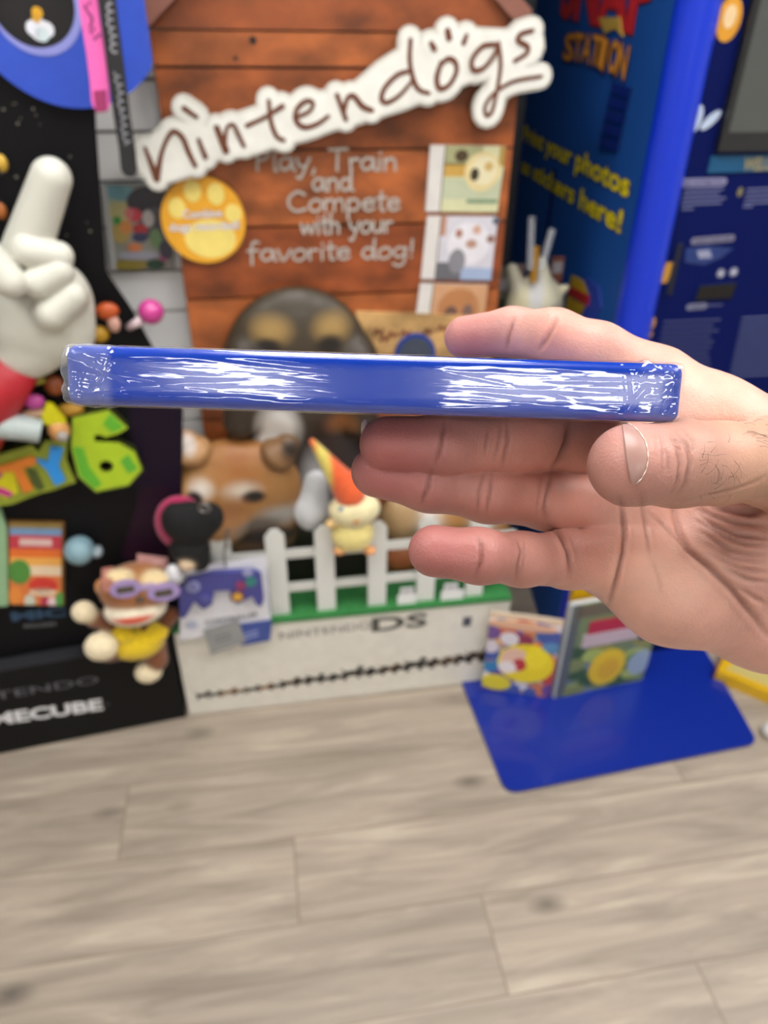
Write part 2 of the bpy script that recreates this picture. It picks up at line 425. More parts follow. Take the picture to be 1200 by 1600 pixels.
# ================================================================== THE SEALED GAME CASE
# held edge-on: the spine faces the viewer, the covers run away along the line of sight
CD = 0.202
c0 = camp(587.5, 600.5, CD)
cz = -c0 / np.linalg.norm(c0)                           # towards the viewer
ex = camp(1070, 615.5, CD) - camp(102, 585.5, CD); clen = np.linalg.norm(ex); ex /= clen
ex = ex - cz * (ex @ cz); ex /= np.linalg.norm(ex); ey = np.cross(cz, ex)
CASE_L, CASE_T, CASE_D = clen, 0.0162, 0.135
CA = np.array([R @ ex, R @ ey, R @ cz])                 # rows: world axes of the case
spine_c = CAM + R @ c0
def case_pt(l): return spine_c + np.asarray(l) @ CA     # local: x along the spine, y up, z towards the viewer (0 at the spine)
def rounded_slab(L_, T, D, r, nx, ny, nz):
    """closed rounded box as a fine grid, centred in x and y, front at z=0"""
    h = np.array([L_ / 2, T / 2, D / 2]); vs, fs, key = [], [], {}
    def vid(p):
        k = tuple(np.round(p, 7))
        if k not in key: key[k] = len(vs); vs.append(p)
        return key[k]
    def lin_(n, a, rr):
        m = [-a + rr * (1 - math.cos(i / 5 * math.pi / 2)) for i in range(6)]
        mid = list(np.linspace(-a + rr, a - rr, n)[1:-1]); return m + mid + [-q for q in m[::-1]]
    X, Y, Z = lin_(nx, h[0], r), lin_(ny, h[1], r), lin_(nz, h[2], r)
    def face(A, B, f):
        for i in range(len(A) - 1):
            for j in range(len(B) - 1):
                fs.append([vid(f(A[i], B[j])), vid(f(A[i + 1], B[j])), vid(f(A[i + 1], B[j + 1])), vid(f(A[i], B[j + 1]))])
    face(X, Y, lambda a, b: np.array([a, b, h[2]])); face(Y, X, lambda a, b: np.array([b, a, -h[2]]))
    face(Y, Z, lambda a, b: np.array([h[0], a, b])); face(Z, Y, lambda a, b: np.array([-h[0], b, a]))
    face(Z, X, lambda a, b: np.array([b, h[1], a])); face(X, Z, lambda a, b: np.array([a, -h[1], b]))
    V = np.array(vs); inner = np.clip(V, -(h - r), h - r); d = V - inner; l = np.linalg.norm(d, axis=1)
    nr = d / np.maximum(l, 1e-9)[:, None]; V = inner + nr * r; V[:, 2] -= h[2]
    return V, np.array(fs), nr
case = thing('game_case', 'blue game case in crinkled clear shrink wrap, held edge-on in a bare hand', 'game case', case_pt((0, 0, -CASE_D / 2)))
V, Fq, nr = rounded_slab(CASE_L, CASE_T, CASE_D, 0.0030, 40, 6, 30)
pm = mat('blue_case_plastic', '0a38a6', 0.22, 0.3)
b3 = pm.node_tree.nodes['Principled BSDF']
ly = N(pm, 'ShaderNodeTexNoise'); ly.inputs['Scale'].default_value = 30
lr = N(pm, 'ShaderNodeMapRange'); lr.inputs[3].default_value = 0.16; lr.inputs[4].default_value = 0.3; L(pm, ly.outputs[0], lr.inputs[0]); L(pm, lr.outputs[0], b3.inputs['Roughness'])
mesh_obj('shell', np.array([case_pt(p) for p in V]), Fq, np.tile(lin('0f3cb4'), (len(V), 1)), pm, case)
# the lid seams on the two covers: raised thin lip along the spine hinge
b = MB(); 
for s in (-1, 1):
    b.add([case_pt((a, s * (CASE_T / 2 + 0.0001), c)) for a, c in ((-CASE_L / 2 + .004, -0.0125), (CASE_L / 2 - .004, -0.0125), (CASE_L / 2 - .004, -0.0130), (-CASE_L / 2 + .004, -0.0130))], [(0, 1, 2, 3)], '0a2a86')
b.build('hinge_line', PAINT, case)
# film: tight in the middle, crumpled where it was folded and welded at both ends
rng = np.random.RandomState(5)
V, Fq, nr = rounded_slab(CASE_L + 0.0011, CASE_T + 0.0008, CASE_D + 0.0008, 0.0028, 420, 40, 24); V[:, 2] += 0.0004
X, Y, Z = V.T
h = np.zeros(len(V))
def crease(cx, cy, ang, ln, w, amp):
    global h
    u = (X - cx) * math.cos(ang) + (Y - cy) * math.sin(ang); v = -(X - cx) * math.sin(ang) + (Y - cy) * math.cos(ang)
    h = h + amp * np.exp(-(v / w) ** 2) * np.exp(-(u / ln) ** 4)
for side, span, cnt in ((-1, 0.014, 30), (1, 0.016, 32)):
    for i in range(cnt):
        cx_ = side * (CASE_L / 2 - rng.uniform(0, 1) ** 1.1 * span); cy_ = rng.uniform(-0.5, 0.5) * CASE_T
        crease(cx_, cy_, rng.uniform(0, math.pi), rng.uniform(0.003, 0.011), rng.uniform(0.0004, 0.0013), rng.uniform(-0.5, 1) * 0.00055)
for i in range(60):                                     # long soft wrinkles along the spine
    cx_ = rng.choice([-1, 1]) * rng.uniform(0.026, 0.078); cy_ = rng.uniform(-0.46, 0.46) * CASE_T
    crease(cx_, cy_, rng.normal(0, 0.07), rng.uniform(0.006, 0.026), rng.uniform(0.00035, 0.0009), rng.uniform(-0.6, 1) * 0.00013)
h *= np.clip((Z + 0.01) / 0.008, 0.25, 1)
V = V + nr * np.maximum(h, -0.00025)[:, None]
# loose flap of folded film hanging a little past the left end
fl_ = np.clip((-X - (CASE_L / 2 - 0.011)) / 0.010, 0, 1) * np.clip((Z + 0.02) / 0.02, 0, 1)
V[:, 2] += 0.0007 * fl_
V[:, 0] -= 0.0007 * np.clip((-X - (CASE_L / 2 - 0.002)) / 0.002, 0, 1) * (0.5 + 0.5 * np.sin(Y * 700))
wm = bpy.data.materials.new('shrink_film'); wm.use_nodes = True; nt = wm.node_tree; nt.nodes.remove(nt.nodes['Principled BSDF'])
out = nt.nodes['Material Output']
tr = N(wm, 'ShaderNodeBsdfTransparent'); gl = N(wm, 'ShaderNodeBsdfGlossy'); gl.inputs['Roughness'].default_value = 0.045
df = N(wm, 'ShaderNodeBsdfDiffuse'); df.inputs[0].default_value = (0.8, 0.83, 0.9, 1)
tcw = N(wm, 'ShaderNodeTexCoord'); vc_ = N(wm, 'ShaderNodeVertexColor', layer_name='Col'); sp = N(wm, 'ShaderNodeSeparateColor'); L(wm, vc_.outputs[0], sp.inputs[0])
# colour channels: red = distance along spine 0..1, green = height 0..1, blue = crumpled ends
mw = N(wm, 'ShaderNodeCombineXYZ')
L(wm, math_(wm, 'MULTIPLY', sp.outputs[0], 5.0), mw.inputs[0]); L(wm, math_(wm, 'MULTIPLY', sp.outputs[1], 3.0), mw.inputs[1])
nw = N(wm, 'ShaderNodeTexNoise'); nw.inputs['Scale'].default_value = 2.2; nw.inputs['Detail'].default_value = 1.6; nw.inputs['Roughness'].default_value = 0.5; L(wm, mw.outputs[0], nw.inputs['Vector'])
bw = N(wm, 'ShaderNodeBump'); bw.inputs['Strength'].default_value = 1.0; bw.inputs['Distance'].default_value = 0.0002
L(wm, nw.outputs[0], bw.inputs['Height'])
L(wm, bw.outputs[0], gl.inputs['Normal'])
fr_ = N(wm, 'ShaderNodeFresnel'); fr_.inputs['IOR'].default_value = 1.9; L(wm, bw.outputs[0], fr_.inputs['Normal'])
geo = N(wm, 'ShaderNodeNewGeometry'); mg = N(wm, 'ShaderNodeMixShader'); L(wm, math_(wm, 'MULTIPLY', fr_.outputs[0], math_(wm, 'SUBTRACT', 1.0, geo.outputs['Backfacing'])), mg.inputs[0]); L(wm, tr.outputs[0], mg.inputs[1]); L(wm, gl.outputs[0], mg.inputs[2])
mh = N(wm, 'ShaderNodeMixShader'); L(wm, math_(wm, 'ADD', math_(wm, 'MULTIPLY', sp.outputs[2], 0.11), 0.0), mh.inputs[0]); L(wm, mg.outputs[0], mh.inputs[1]); L(wm, df.outputs[0], mh.inputs[2])
L(wm, mh.outputs[0], out.inputs[0])
endz = np.where(X > 0, 0.45, 1.0) * np.clip((np.abs(X) - (CASE_L / 2 - 0.0135)) / 0.002, 0, 1) * (Z > -0.012)
Cw = np.stack([X / CASE_L + 0.5, Y / CASE_T + 0.5, endz], 1)
mesh_obj('shrink_wrap', spine_c + V @ CA, Fq, Cw, wm, case)

# ================================================================== THE PERSON: one bare right hand and forearm
PINK, TAN, SHADED_RED = 'd09d8e', 'bd937c', 'a9706a'
SHADED_MID = 'bb8579'  # red and mid finger tones: pad redness plus the case's shade painted in
def J(x, y, d, r): return (camp(x, y, d), r / 1000.0)
def chain(js, col, k=0.004):
    js = [J(*j) for j in js]; cols = col if isinstance(col, list) else [col] * (len(js) - 1)
    return [P(js[i][0], js[i][1], js[i + 1][0], js[i + 1][1], cols[i], k) for i in range(len(js) - 1)]
index = chain([(727, 527, .287, 8.2), (800, 519, .280, 8.7), (866, 527, .270, 9.7), (935, 549, .267, 9.8), (1026, 596, .265, 11.6)], ['c48a80', PINK, PINK, PINK])
middle = chain([(605, 694, .222, 8.4), (690, 697, .224, 8.9), (790, 692, .232, 9.3), (885, 690, .245, 10.2), (985, 700, .258, 12)], [SHADED_RED, SHADED_MID, SHADED_MID, PINK])
ring = chain([(589, 737, .228, 8.0), (670, 755, .229, 8.4), (762, 771, .235, 8.9), (858, 780, .246, 10), (965, 785, .259, 12)], [SHADED_RED, SHADED_MID, SHADED_MID, PINK])
pinky = chain([(679, 861, .216, 7.7), (750, 869, .218, 7.7), (815, 874, .227, 7.9), (888, 874, .242, 9.2), (965, 874, .254, 12)], [SHADED_RED, SHADED_MID, SHADED_MID, PINK])
thumb = chain([(984, 727, .205, 11.5), (1062, 724, .213, 11.6), (1120, 724, .219, 11.2), (1215, 722, .228, 13.5), (1330, 780, .248, 19)], ['b4847a', TAN, TAN, TAN], 0.006)
KP = 0.012
palm = []
palm += chain([(1028, 602, .266, 11.8), (1110, 655, .262, 13), (1210, 722, .266, 15.5), (1400, 830, .285, 23)], PINK, KP)
palm += chain([(985, 700, .262, 12.5), (1120, 760, .268, 15), (1260, 830, .275, 18), (1400, 860, .29, 25)], PINK, KP)
palm += chain([(965, 785, .262, 12.5), (1100, 840, .268, 15), (1270, 890, .275, 18), (1400, 900, .29, 25)], PINK, KP)
palm += chain([(957, 868, .257, 14.5), (1050, 920, .259, 17.5), (1200, 958, .268, 19.0), (1400, 935, .29, 26)], PINK, KP)
palm += chain([(1400, 880, .29, 30), (1620, 980, .335, 33), (2050, 1120, .41, 40)], TAN, 0.02)
palm += [P(camp(1195, 870, .252), (0.021, 0.017, 0.014), col=PINK, k=KP)]                                       # thenar eminence
palm += [P(camp(1300, 860, .254), 0.021, camp(1130, 850, .257), 0.012, PINK, KP)]
palm += [P(camp(1100, 655, .255), 0.0105, camp(1230, 715, .255), 0.015, PINK, KP)]                              # web to the index finger
allg = [index, middle, ring, pinky, thumb]
KJ = 0.007
RES = 0.00075
D_, lo_ = grid_eval(palm, allg, KJ, RES)
V, Fq = surface_nets(D_, lo_, RES); del D_
fh = lambda p: eval_groups(p, palm, allg, KJ)
def grad(p, e=0.0003): return np.stack([fh(p + np.eye(3)[i] * e) - fh(p - np.eye(3)[i] * e) for i in range(3)], 1) / (2 * e)
for _ in range(2):
    g = grad(V); V = V - np.clip(fh(V), -RES, RES)[:, None] * g / ((g * g).sum(1) + 1e-6)[:, None]
nrm = g / np.linalg.norm(g, axis=1)[:, None]
def on_skin(pix, near=0.16):
    d = np.array([[(x - 600) / F_PX, (800 - y) / F_PX, -1.0] for x, y in pix]); d /= np.linalg.norm(d, axis=1)[:, None]
    t = np.full(len(d), near)
    for _ in range(70): t = t + np.clip(fh(d * t[:, None]), -0.004, 0.004) * 0.85
    ok = np.abs(fh(d * t[:, None])) < 0.0012
    return d * t[:, None], ok
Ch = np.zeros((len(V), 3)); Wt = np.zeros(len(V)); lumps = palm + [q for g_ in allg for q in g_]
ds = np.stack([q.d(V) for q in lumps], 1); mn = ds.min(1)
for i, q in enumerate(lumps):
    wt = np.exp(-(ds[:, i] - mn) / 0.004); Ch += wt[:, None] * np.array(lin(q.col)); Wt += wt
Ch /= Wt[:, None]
# flesh colour: blood under the finger pads and knuckle mounds, paler between
def flush(x, y, d, rad, col, amt):
    global Ch
    p = camp(x, y, d); q = np.exp(-((V - p) ** 2).sum(1) / rad ** 2)[:, None] * amt; Ch = Ch * (1 - q) + np.array(lin(col)) * q
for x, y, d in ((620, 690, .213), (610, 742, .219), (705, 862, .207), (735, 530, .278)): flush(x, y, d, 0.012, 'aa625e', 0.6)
for x, y, d in ((830, 700, .226), (820, 785, .226), (905, 760, .235), (925, 860, .235), (1000, 880, .24), (870, 525, .26)): flush(x, y, d, 0.013, 'd08a78', 0.5)
for x, y, d in ((965, 735, .195), (1150, 880, .236)): flush(x, y, d, 0.012, 'bd8474', 0.4)
for x, y, d in ((1120, 620, .245), (1070, 610, .245), (1010, 900, .24), (1060, 900, .24)): flush(x, y, d, 0.016, 'e2b49e', 0.5)
disp = np.zeros(len(V)); dark = np.zeros(len(V))
CRE = [  # pixel path, width mm, depth mm, colour
    ([(803, 498), (799, 512), (795, 528), (792, 548)], 0.7, 0.55, .55), ([(870, 490), (864, 512), (855, 530), (840, 550)], 0.8, 0.55, .5),
    ([(696, 655), (692, 676), (688, 700), (679, 730)], 0.6, 0.5, .7), ([(764, 668), (760, 690), (757, 711)], 0.5, 0.3, .5), ([(783, 655), (780, 690), (772, 722)], .5, .3, .45), ([(792, 655), (793, 690), (784, 732)], 0.55, 0.4, .6),
    ([(674, 733), (668, 762), (657, 790)], 0.6, 0.5, .7), ([(757, 736), (750, 760), (745, 804)], 0.5, 0.35, .55), ([(769, 737), (766, 770), (759, 806)], 0.5, 0.4, .6),
    ([(747, 838), (753, 855), (752, 878), (742, 902)], 0.6, 0.5, .75), ([(808, 840), (815, 862), (809, 880), (806, 908)], 0.5, 0.4, .6), ([(819, 838), (819, 868), (812, 905)], 0.4, 0.25, .4),
    ([(889, 658), (884, 690), (874, 715), (862, 735)], 1.0, 0.9, .8), ([(861, 738), (855, 770), (850, 795), (856, 818)], 0.7, 0.5, .55), ([(846, 742), (842, 775), (838, 808)], .5, .25, .35),
    ([(856, 820), (876, 838), (888, 862), (893, 900)], 1.0, 0.9, .8),
    ([(968, 775), (972, 800), (976, 835), (974, 865), (965, 900), (949, 948)], 0.8, 0.9, .85), ([(1000, 770), (1005, 800), (1013, 845), (1016, 868)], 0.7, 0.5, .5),
    ([(1016, 868), (1028, 900), (1034, 930)], .6, .2, .25), ([(1012, 800), (1040, 825), (1072, 858), (1105, 884)], .7, .45, .4),
    ([(1049, 788), (1060, 830), (1074, 858), (1107, 886), (1141, 918), (1173, 958), (1200, 995)], 1.0, 0.9, .7),
    ([(1085, 793), (1110, 805), (1140, 815), (1200, 822)], 0.8, 0.7, .5), ([(1088, 800), (1115, 822), (1150, 836), (1200, 842)], 0.7, 0.7, .5), ([(1090, 815), (1130, 838), (1165, 850), (1200, 852)], 0.7, 0.7, .45),
    ([(1098, 832), (1135, 858), (1170, 866), (1200, 866)], 0.8, 0.7, .45), ([(1105, 850), (1145, 872), (1200, 880)], 0.8, 0.6, .4), ([(1115, 868), (1155, 888), (1200, 895)], 0.8, 0.6, .4), ([(1130, 886), (1165, 904), (1200, 911)], 0.8, 0.6, .4), ([(1150, 915), (1180, 935), (1200, 945)], 0.8, 0.5, .35),
    ([(1107, 790), (1140, 797), (1170, 802), (1200, 795)], 1.2, 1.0, .7), ([(1095, 775), (1135, 768), (1175, 755), (1200, 742)], .6, .3, .3),
    ([(1046, 678), (1058, 700), (1062, 725), (1058, 750), (1046, 772)], .6, .4, .45), ([(1056, 672), (1072, 695), (1078, 722), (1070, 755), (1058, 772)], .7, .45, .5), ([(1048, 688), (1060, 690), (1070, 698)], .5, .35, .4),
    ([(1035, 690), (1045, 715), (1044, 742)], .5, .25, .3), ([(1066, 670), (1082, 690), (1084, 712)], .6, .3, .35), ([(1028, 672), (1034, 690), (1036, 715), (1032, 745)], .4, .2, .25),
    ([(1020, 672), (1026, 690), (1026, 720)], .4, .2, .25), ([(620, 690), (621, 690)], .5, 0, 0)]
for path, wd, dp, cl in CRE:
    pix = []
    for (x0_, y0_), (x1_, y1_) in zip(path[:-1], path[1:]):
        n_ = max(2, int(math.hypot(x1_ - x0_, y1_ - y0_) / 2.5)); pix += [(x0_ + (x1_ - x0_) * i / n_, y0_ + (y1_ - y0_) * i / n_) for i in range(n_)]
    pp, ok = on_skin(pix); L_ = len(pp)
    fade = np.minimum(1, np.minimum(np.arange(L_), np.arange(L_)[::-1]) / max(1, L_ * 0.25)); 
    sel = np.where(((V > pp.min(0) - 0.006) & (V < pp.max(0) + 0.006)).all(1))[0]
    if not len(sel): continue
    d2 = ((V[sel][:, None, :] - pp[None]) ** 2).sum(2); d2[:, ~ok] = 9; j = d2.argmin(1); m_ = np.sqrt(d2[np.arange(len(sel)), j]); fd = 0.25 + 0.75 * fade[j]
    w_ = wd / 1000.0
    disp[sel] += 1.35 * fd * (-dp * np.exp(-(m_ / w_) ** 2) + 0.35 * dp * np.exp(-((m_ - 2.2 * w_) / (1.3 * w_)) ** 2)) / 1000.0
    dark[sel] = np.maximum(dark[sel], fd * cl * np.exp(-(m_ / (w_ * 1.05)) ** 2))
Vd = V + nrm * disp[:, None]
Ch = Ch * (1 - dark[:, None] * 0.8) + np.array(lin('7c3b30')) * dark[:, None] * 0.8 * 0.6
sk = vc('skin', 0.42, 0.0, 0.10, 70, 0.0, 0, sss=0.25)
bs = sk.node_tree.nodes['Principled BSDF']; tcs = N(sk, 'ShaderNodeTexCoord')
v1 = N(sk, 'ShaderNodeTexVoronoi'); v1.inputs['Scale'].default_value = 1300; n1 = N(sk, 'ShaderNodeTexNoise'); n1.inputs['Scale'].default_value = 420; n1.inputs['Detail'].default_value = 4
L(sk, tcs.outputs['Object'], v1.inputs['Vector']); L(sk, tcs.outputs['Object'], n1.inputs['Vector'])
bb_ = N(sk, 'ShaderNodeBump'); bb_.inputs['Strength'].default_value = 0.32; bb_.inputs['Distance'].default_value = 0.0006
L(sk, math_(sk, 'ADD', math_(sk, 'MULTIPLY', v1.outputs['Distance'], 0.5), n1.outputs[0]), bb_.inputs['Height']); L(sk, bb_.outputs[0], bs.inputs['Normal'])
bs.inputs['Specular IOR Level'].default_value = 0.35
toW = lambda p: CAM + np.asarray(p) @ R.T
person = mesh_obj('person', toW(Vd), Fq, Ch, sk)
tag(person, 'bare right hand reaching in from the right, gripping the blue game case', 'person')
# thumb nail: a curved plate lying on the back of the thumb tip
def interp(poly, t):
    s_ = np.linspace(0, 1, len(poly)); return [np.interp(t, s_, [p[i] for p in poly]) for i in (0, 1)]
Lc = [(972, 661), (975, 690), (979, 722), (985, 752), (990, 757)]; Rc = [(979, 661), (990, 667), (1000, 677), (1008, 690), (1012, 706), (1012, 721), (1009, 735), (1002, 748), (992, 757)]
nu_, nv_ = 12, 26; pix = [(lambda a, c, s_: (a[0] + (c[0] - a[0]) * s_, a[1] + (c[1] - a[1]) * s_))(interp(Lc, t), interp(Rc, t), s_) for t in np.linspace(0, 1, nv_) for s_ in np.linspace(0, 1, nu_)]
pp, ok = on_skin(pix); gn = grad(pp); gn /= np.linalg.norm(gn, axis=1)[:, None]
ss = np.tile(np.linspace(0, 1, nu_), nv_); lift = 0.00055 * (1 - 0.75 * ss)
top_ = pp + gn * lift[:, None]; bot_ = pp - gn * 0.0003; nn = nu_ * nv_
fs = [(j * nu_ + i, j * nu_ + i + 1, (j + 1) * nu_ + i + 1, (j + 1) * nu_ + i) for j in range(nv_ - 1) for i in range(nu_ - 1)]
rim = [i for i in range(nu_)] + [j * nu_ + nu_ - 1 for j in range(1, nv_)] + [nn - 1 - i for i in range(1, nu_)] + [j * nu_ for j in range(nv_ - 2, 0, -1)]
fs2 = [f[::-1] for f in fs] + [(nn + rim[i], nn + rim[(i + 1) % len(rim)], rim[(i + 1) % len(rim)], rim[i]) for i in range(len(rim))]
b = MB(); b.add(toW(np.concatenate([top_, bot_])), [], 'c9a08c')
for f in fs2: b.f.append(f if f[0] >= nn else f[::-1]); b.c.append(lin('a37d73'))
NAIL = vc('fingernail', 0.4, 0.1)
b.build('thumbnail', NAIL, person, smooth=True)['label'] = 'short shiny thumbnail with a pale ragged cuticle'
cu, okc = on_skin([tuple(interp(Rc, t)) for t in np.linspace(0.02, 0.98, 30)]); gc = grad(cu); gc /= np.linalg.norm(gc, axis=1)[:, None]
b = MB(); b.tube(toW(cu + gc * 0.0002), [0.00014 + 0.0001 * math.sin(i * 1.7) for i in range(30)], 'e6cfc2', 6); b.build('cuticle', NAIL, person, smooth=True)
b = MB(); b.ell(toW(camp(572, 676, .2275)), (0.0016, 0.0042, 0.005), 'd8c0b4', 16, 10, Frame(toW(camp(572, 672, .2275)), R @ np.array([1, 0.1, 0.0]), R @ np.array([-.1, 1, 0])))
b.build('fingernail', NAIL, person, smooth=True)
# fine dark hairs on the thumb and the edge of the wrist
b = MB(); rng = np.random.RandomState(8)
hp = [(rng.uniform(1090, 1150), rng.uniform(690, 775)) for _ in range(26)] + [(rng.uniform(1150, 1200), rng.uniform(655, 700)) for _ in range(18)]
pp, ok = on_skin(hp); gn = grad(pp); gn /= np.linalg.norm(gn, axis=1)[:, None]
for i in range(len(pp)):
    if not ok[i]: continue
    a_ = rng.uniform(-0.2, 1.9) * (1 if i < 26 else 0.3); t_ = np.array([math.cos(a_), math.sin(a_) * (1 if rng.rand() < .6 else -1), 0.0]); t_ -= gn[i] * (t_ @ gn[i]); ln = rng.uniform(0.003, 0.006); sd = np.cross(gn[i], t_) * rng.uniform(-0.4, 0.4)
    b.tube(toW([pp[i] - gn[i] * 0.0002 + t_ * ln * s_ + sd * ln * s_ * s_ + gn[i] * 0.0009 * math.sin(s_ * 2.6) for s_ in np.linspace(0, 1, 6)]), [0.00005 - 0.000006 * k_ for k_ in range(6)], '3a281e', 4)
hr = b.build('hair', mat('body_hair', '33231a', 0.5), person); hr['kind'] = 'stuff'

# ================================================================== THE PET-GAME DISPLAY STAND (doghouse)
def mpp(fr, x, y, w=0.0):
    a, b = fr.px(x - 5, y, w), fr.px(x + 5, y, w); return math.hypot(a[0] - b[0], a[1] - b[1]) / 10
def wpt(fr, x, y, w=0.0): return fr.at(*fr.px(x, y, w), w)
FB = Frame((0, 1.275, 0), (1, 0, 0)); FH = Frame((0, 1.405, 0), (1, 0, 0)); FF_ = Frame((0, 1.300, 0), (1, 0, 0))
bu0 = FB.px(283, 1050)[0]; bu1 = FB.px(795, 960)[0]; bz = (FB.px(275, 987)[1] + FB.px(806, 925)[1]) / 2
stand = thing('display_stand', 'tall doghouse-shaped shop display with white base, picket fence and large puppy heads', 'display stand', ((bu0 + bu1) / 2, 1.34, 0))
b = MB(); b.rect(FB, bu0, 0.0, bu1, bz - 0.012, -0.165, 0.0, 'd9d5ca')
b.rect(FB, bu0 + .004, 0.008, bu1 - .004, 0.011, 0, 0.0015, 'c2beb2')
# printed words and the row of little dogs
p0, p1 = FB.px(438, 999), FB.px(580, 981); b.text(FB, 'NINTENDO', p0, p1, 0.023, 0.0016, '8f8d88', off=0.004)
p0, p1 = FB.px(583, 986), FB.px(665, 977); b.text(FB, 'DS', p0, p1, 0.040, 0.0016, '55544f', off=0.03)
q0 = FB.px(722, 979); b.rect(FB, q0[0], q0[1], q0[0] + 0.022, q0[1] + 0.03, 0, 0.0012, '6c6c70')
b.rect(FB, q0[0] + .005, q0[1] + .006, q0[0] + 0.017, q0[1] + 0.024, 0.0012, 0.002, '3f3f48')
rng = np.random.RandomState(3); DOG = [(-1, 0), (-.9, .8), (-1.2, 1.25), (-1.05, 1.3), (-.8, .95), (.5, 1.0), (.75, 1.55), (.95, 1.45), (1.35, 1.25), (1.3, 1.05), (.95, .95), (.85, .5), (.8, 0), (.6, 0), (.55, .45), (-.55, .42), (-.7, 0)]
for i in range(24):
    t = i / 23; c = FB.px(318 + t * 445, 1092 - t * 60); s_ = 1.7 * (0.0085 + 0.006 * t) + rng.uniform(-.002, .003); yy_ = rng.uniform(0.9, 1.35)
    b.poly(FB, [(c[0] + x * s_ * 1.0, c[1] + y * s_ * yy_) for x, y in DOG], 0, 0.0015, ['2e2a27', '4a3524', '7a5636', '3c3b3a', '59452f', '22201f'][rng.randint(6)])
b.build('base', PRINT, stand)
b = MB(); b.rect(FB, bu0, bz - 0.012, bu1, bz, -0.165, 0.004, '2f7a3c'); b.build('turf_board', vc('green_felt', 0.85, 0, 0.15, 90, 0.5, 400), stand)
# house front of stained boards
hu0 = FH.px(247, 150)[0]; hu1 = FH.px(806, 180)[0]; SE = [FH.px(520, y)[1] for y in (106, 234, 352, 460)]
zs = SE[::-1]; stp = (zs[-1] - zs[0]) / 3; zz = [zs[0] - stp * k for k in range(6, 0, -1)]; zz = [z_ for z_ in zz if z_ > bz + 0.02] + zs
ze = FH.px(247, 45)[1]; zpk = ze + (hu1 - hu0) / 2 * 0.80
b = MB(); lv = [bz] + zz + [ze]
rng = np.random.RandomState(2)
for a, c in zip(lv[:-1], lv[1:]): b.rect(FH, hu0, a + 0.0022, hu1, c - 0.0022, -0.012, 0.0, ['8d4a22', '95502a', '87431f', '9a5429'][rng.randint(4)])
b.poly(FH, [(hu0, ze + .001), (hu1, ze + .001), ((hu0 + hu1) / 2, zpk)], -0.012, 0.0, '8a4722')
b.poly(FH, [(hu0 + .001, bz), (hu1 - .001, bz), (hu1 - .001, ze), (hu0 + .001, ze)], -0.014, -0.0125, '3a1c10')
for x, y, r in ((395, 63, .006), (368, 91, .0035)): c = FH.px(x, y); b.poly(FH, circ(c[0], c[1], r, 16), 0, 0.0006, '24130c')
b.build('house_front', BOARD, stand)
um = (hu0 + hu1) / 2
for sgn in (-1, 1):
    b = MB(); ov = 0.055 if sgn < 0 else 0.004; sl = 0.80
    uo = um + sgn * ((hu1 - hu0) / 2 + ov * 0.6); zo = ze - ov * 0.6 * sl
    pts = [(uo, zo), (um, zpk + .004), (um, zpk + 0.045), (uo + sgn * 0.004, zo + 0.034)]
    if sgn > 0: pts = pts[::-1]
    b.poly(FH, pts[::-1] if sgn < 0 else pts[::-1], -0.03, 0.032 if sgn < 0 else 0.012, '8a5a4c', '7d6560'); b.build('roof_board', PRINT, stand)
b = MB(); dc = FH.px(470, 700); b.poly(FH, [(dc[0] - .15, bz), (dc[0] + .15, bz)] + [(dc[0] + .15 * math.cos(a), FH.px(470, 600)[1] + .15 * math.sin(a)) for a in np.linspace(0, math.pi, 20)], 0, 0.004, '1c1311')
b.build('doorway', PRINT, stand)
# logo sign: white plate with a rim, brown brush lettering
Z5 = lambda lst: [(200 + x / 1.765, y / 1.765) for x, y in lst]
LOGO = [([(48, 408), (80, 492)], (9, 20)), ([(80, 490), (95, 415), (122, 363), (150, 378), (168, 420), (186, 456)], (18, 10, 12, 14, 14, 12)), ([(195, 385), (214, 432)], (10, 14)), ([(155, 298), (190, 322)], (13, 9)),
        ([(245, 352), (270, 414)], (16, 20)), ([(266, 408), (272, 355), (290, 344), (304, 370), (320, 402)], (14, 8, 10, 12, 10)), ([(328, 346), (378, 322), (426, 292)], (11, 9, 12)), ([(388, 278), (394, 335), (410, 375), (430, 386)], (10, 12, 12, 9)),
        ([(468, 322), (500, 306), (510, 284), (490, 278), (466, 300), (462, 330), (485, 350), (520, 342), (552, 320)], (9, 9, 10, 11, 12, 13, 13, 11, 9)), ([(576, 262), (600, 328)], (12, 12)), ([(594, 312), (604, 272), (622, 264), (645, 292), (672, 304)], (11, 11, 13, 15, 12)),
        ([(778, 110), (776, 170), (788, 225), (804, 248), (828, 256)], (11, 12, 13, 11, 9)), ([(776, 195), (742, 206), (708, 240), (698, 272), (714, 282), (748, 262), (780, 226)], (9, 11, 12, 13, 11, 9, 8)),
        ([(862, 172), (850, 215), (858, 244), (884, 234), (904, 198), (900, 170), (880, 162), (858, 182)], (11, 14, 13, 11, 12, 13, 12, 9)), ([(835, 120), (843, 134)], (13, 16)), ([(880, 86), (884, 104)], (17, 17)), ([(932, 98), (924, 118)], (10, 13)),
        ([(1010, 122), (976, 128), (948, 162), (950, 192), (978, 188), (1008, 152), (1020, 118)], (11, 12, 12, 13, 11, 10, 9)), ([(1020, 120), (1026, 180), (1016, 250), (1002, 308), (986, 316), (984, 290), (1012, 254), (1062, 224), (1138, 210)], (11, 11, 10, 10, 10, 9, 9, 9, 8)),
        ([(1114, 84), (1082, 94), (1074, 112), (1100, 128), (1096, 148), (1064, 168)], (10, 12, 13, 13, 11, 9))]
LOGO = [flow(a, b) for a, b in LOGO]
FL = FH.off(0.030); ml = mpp(FL, 540, 170)
sgn_ = MB(); rim = MB(); ink = MB()
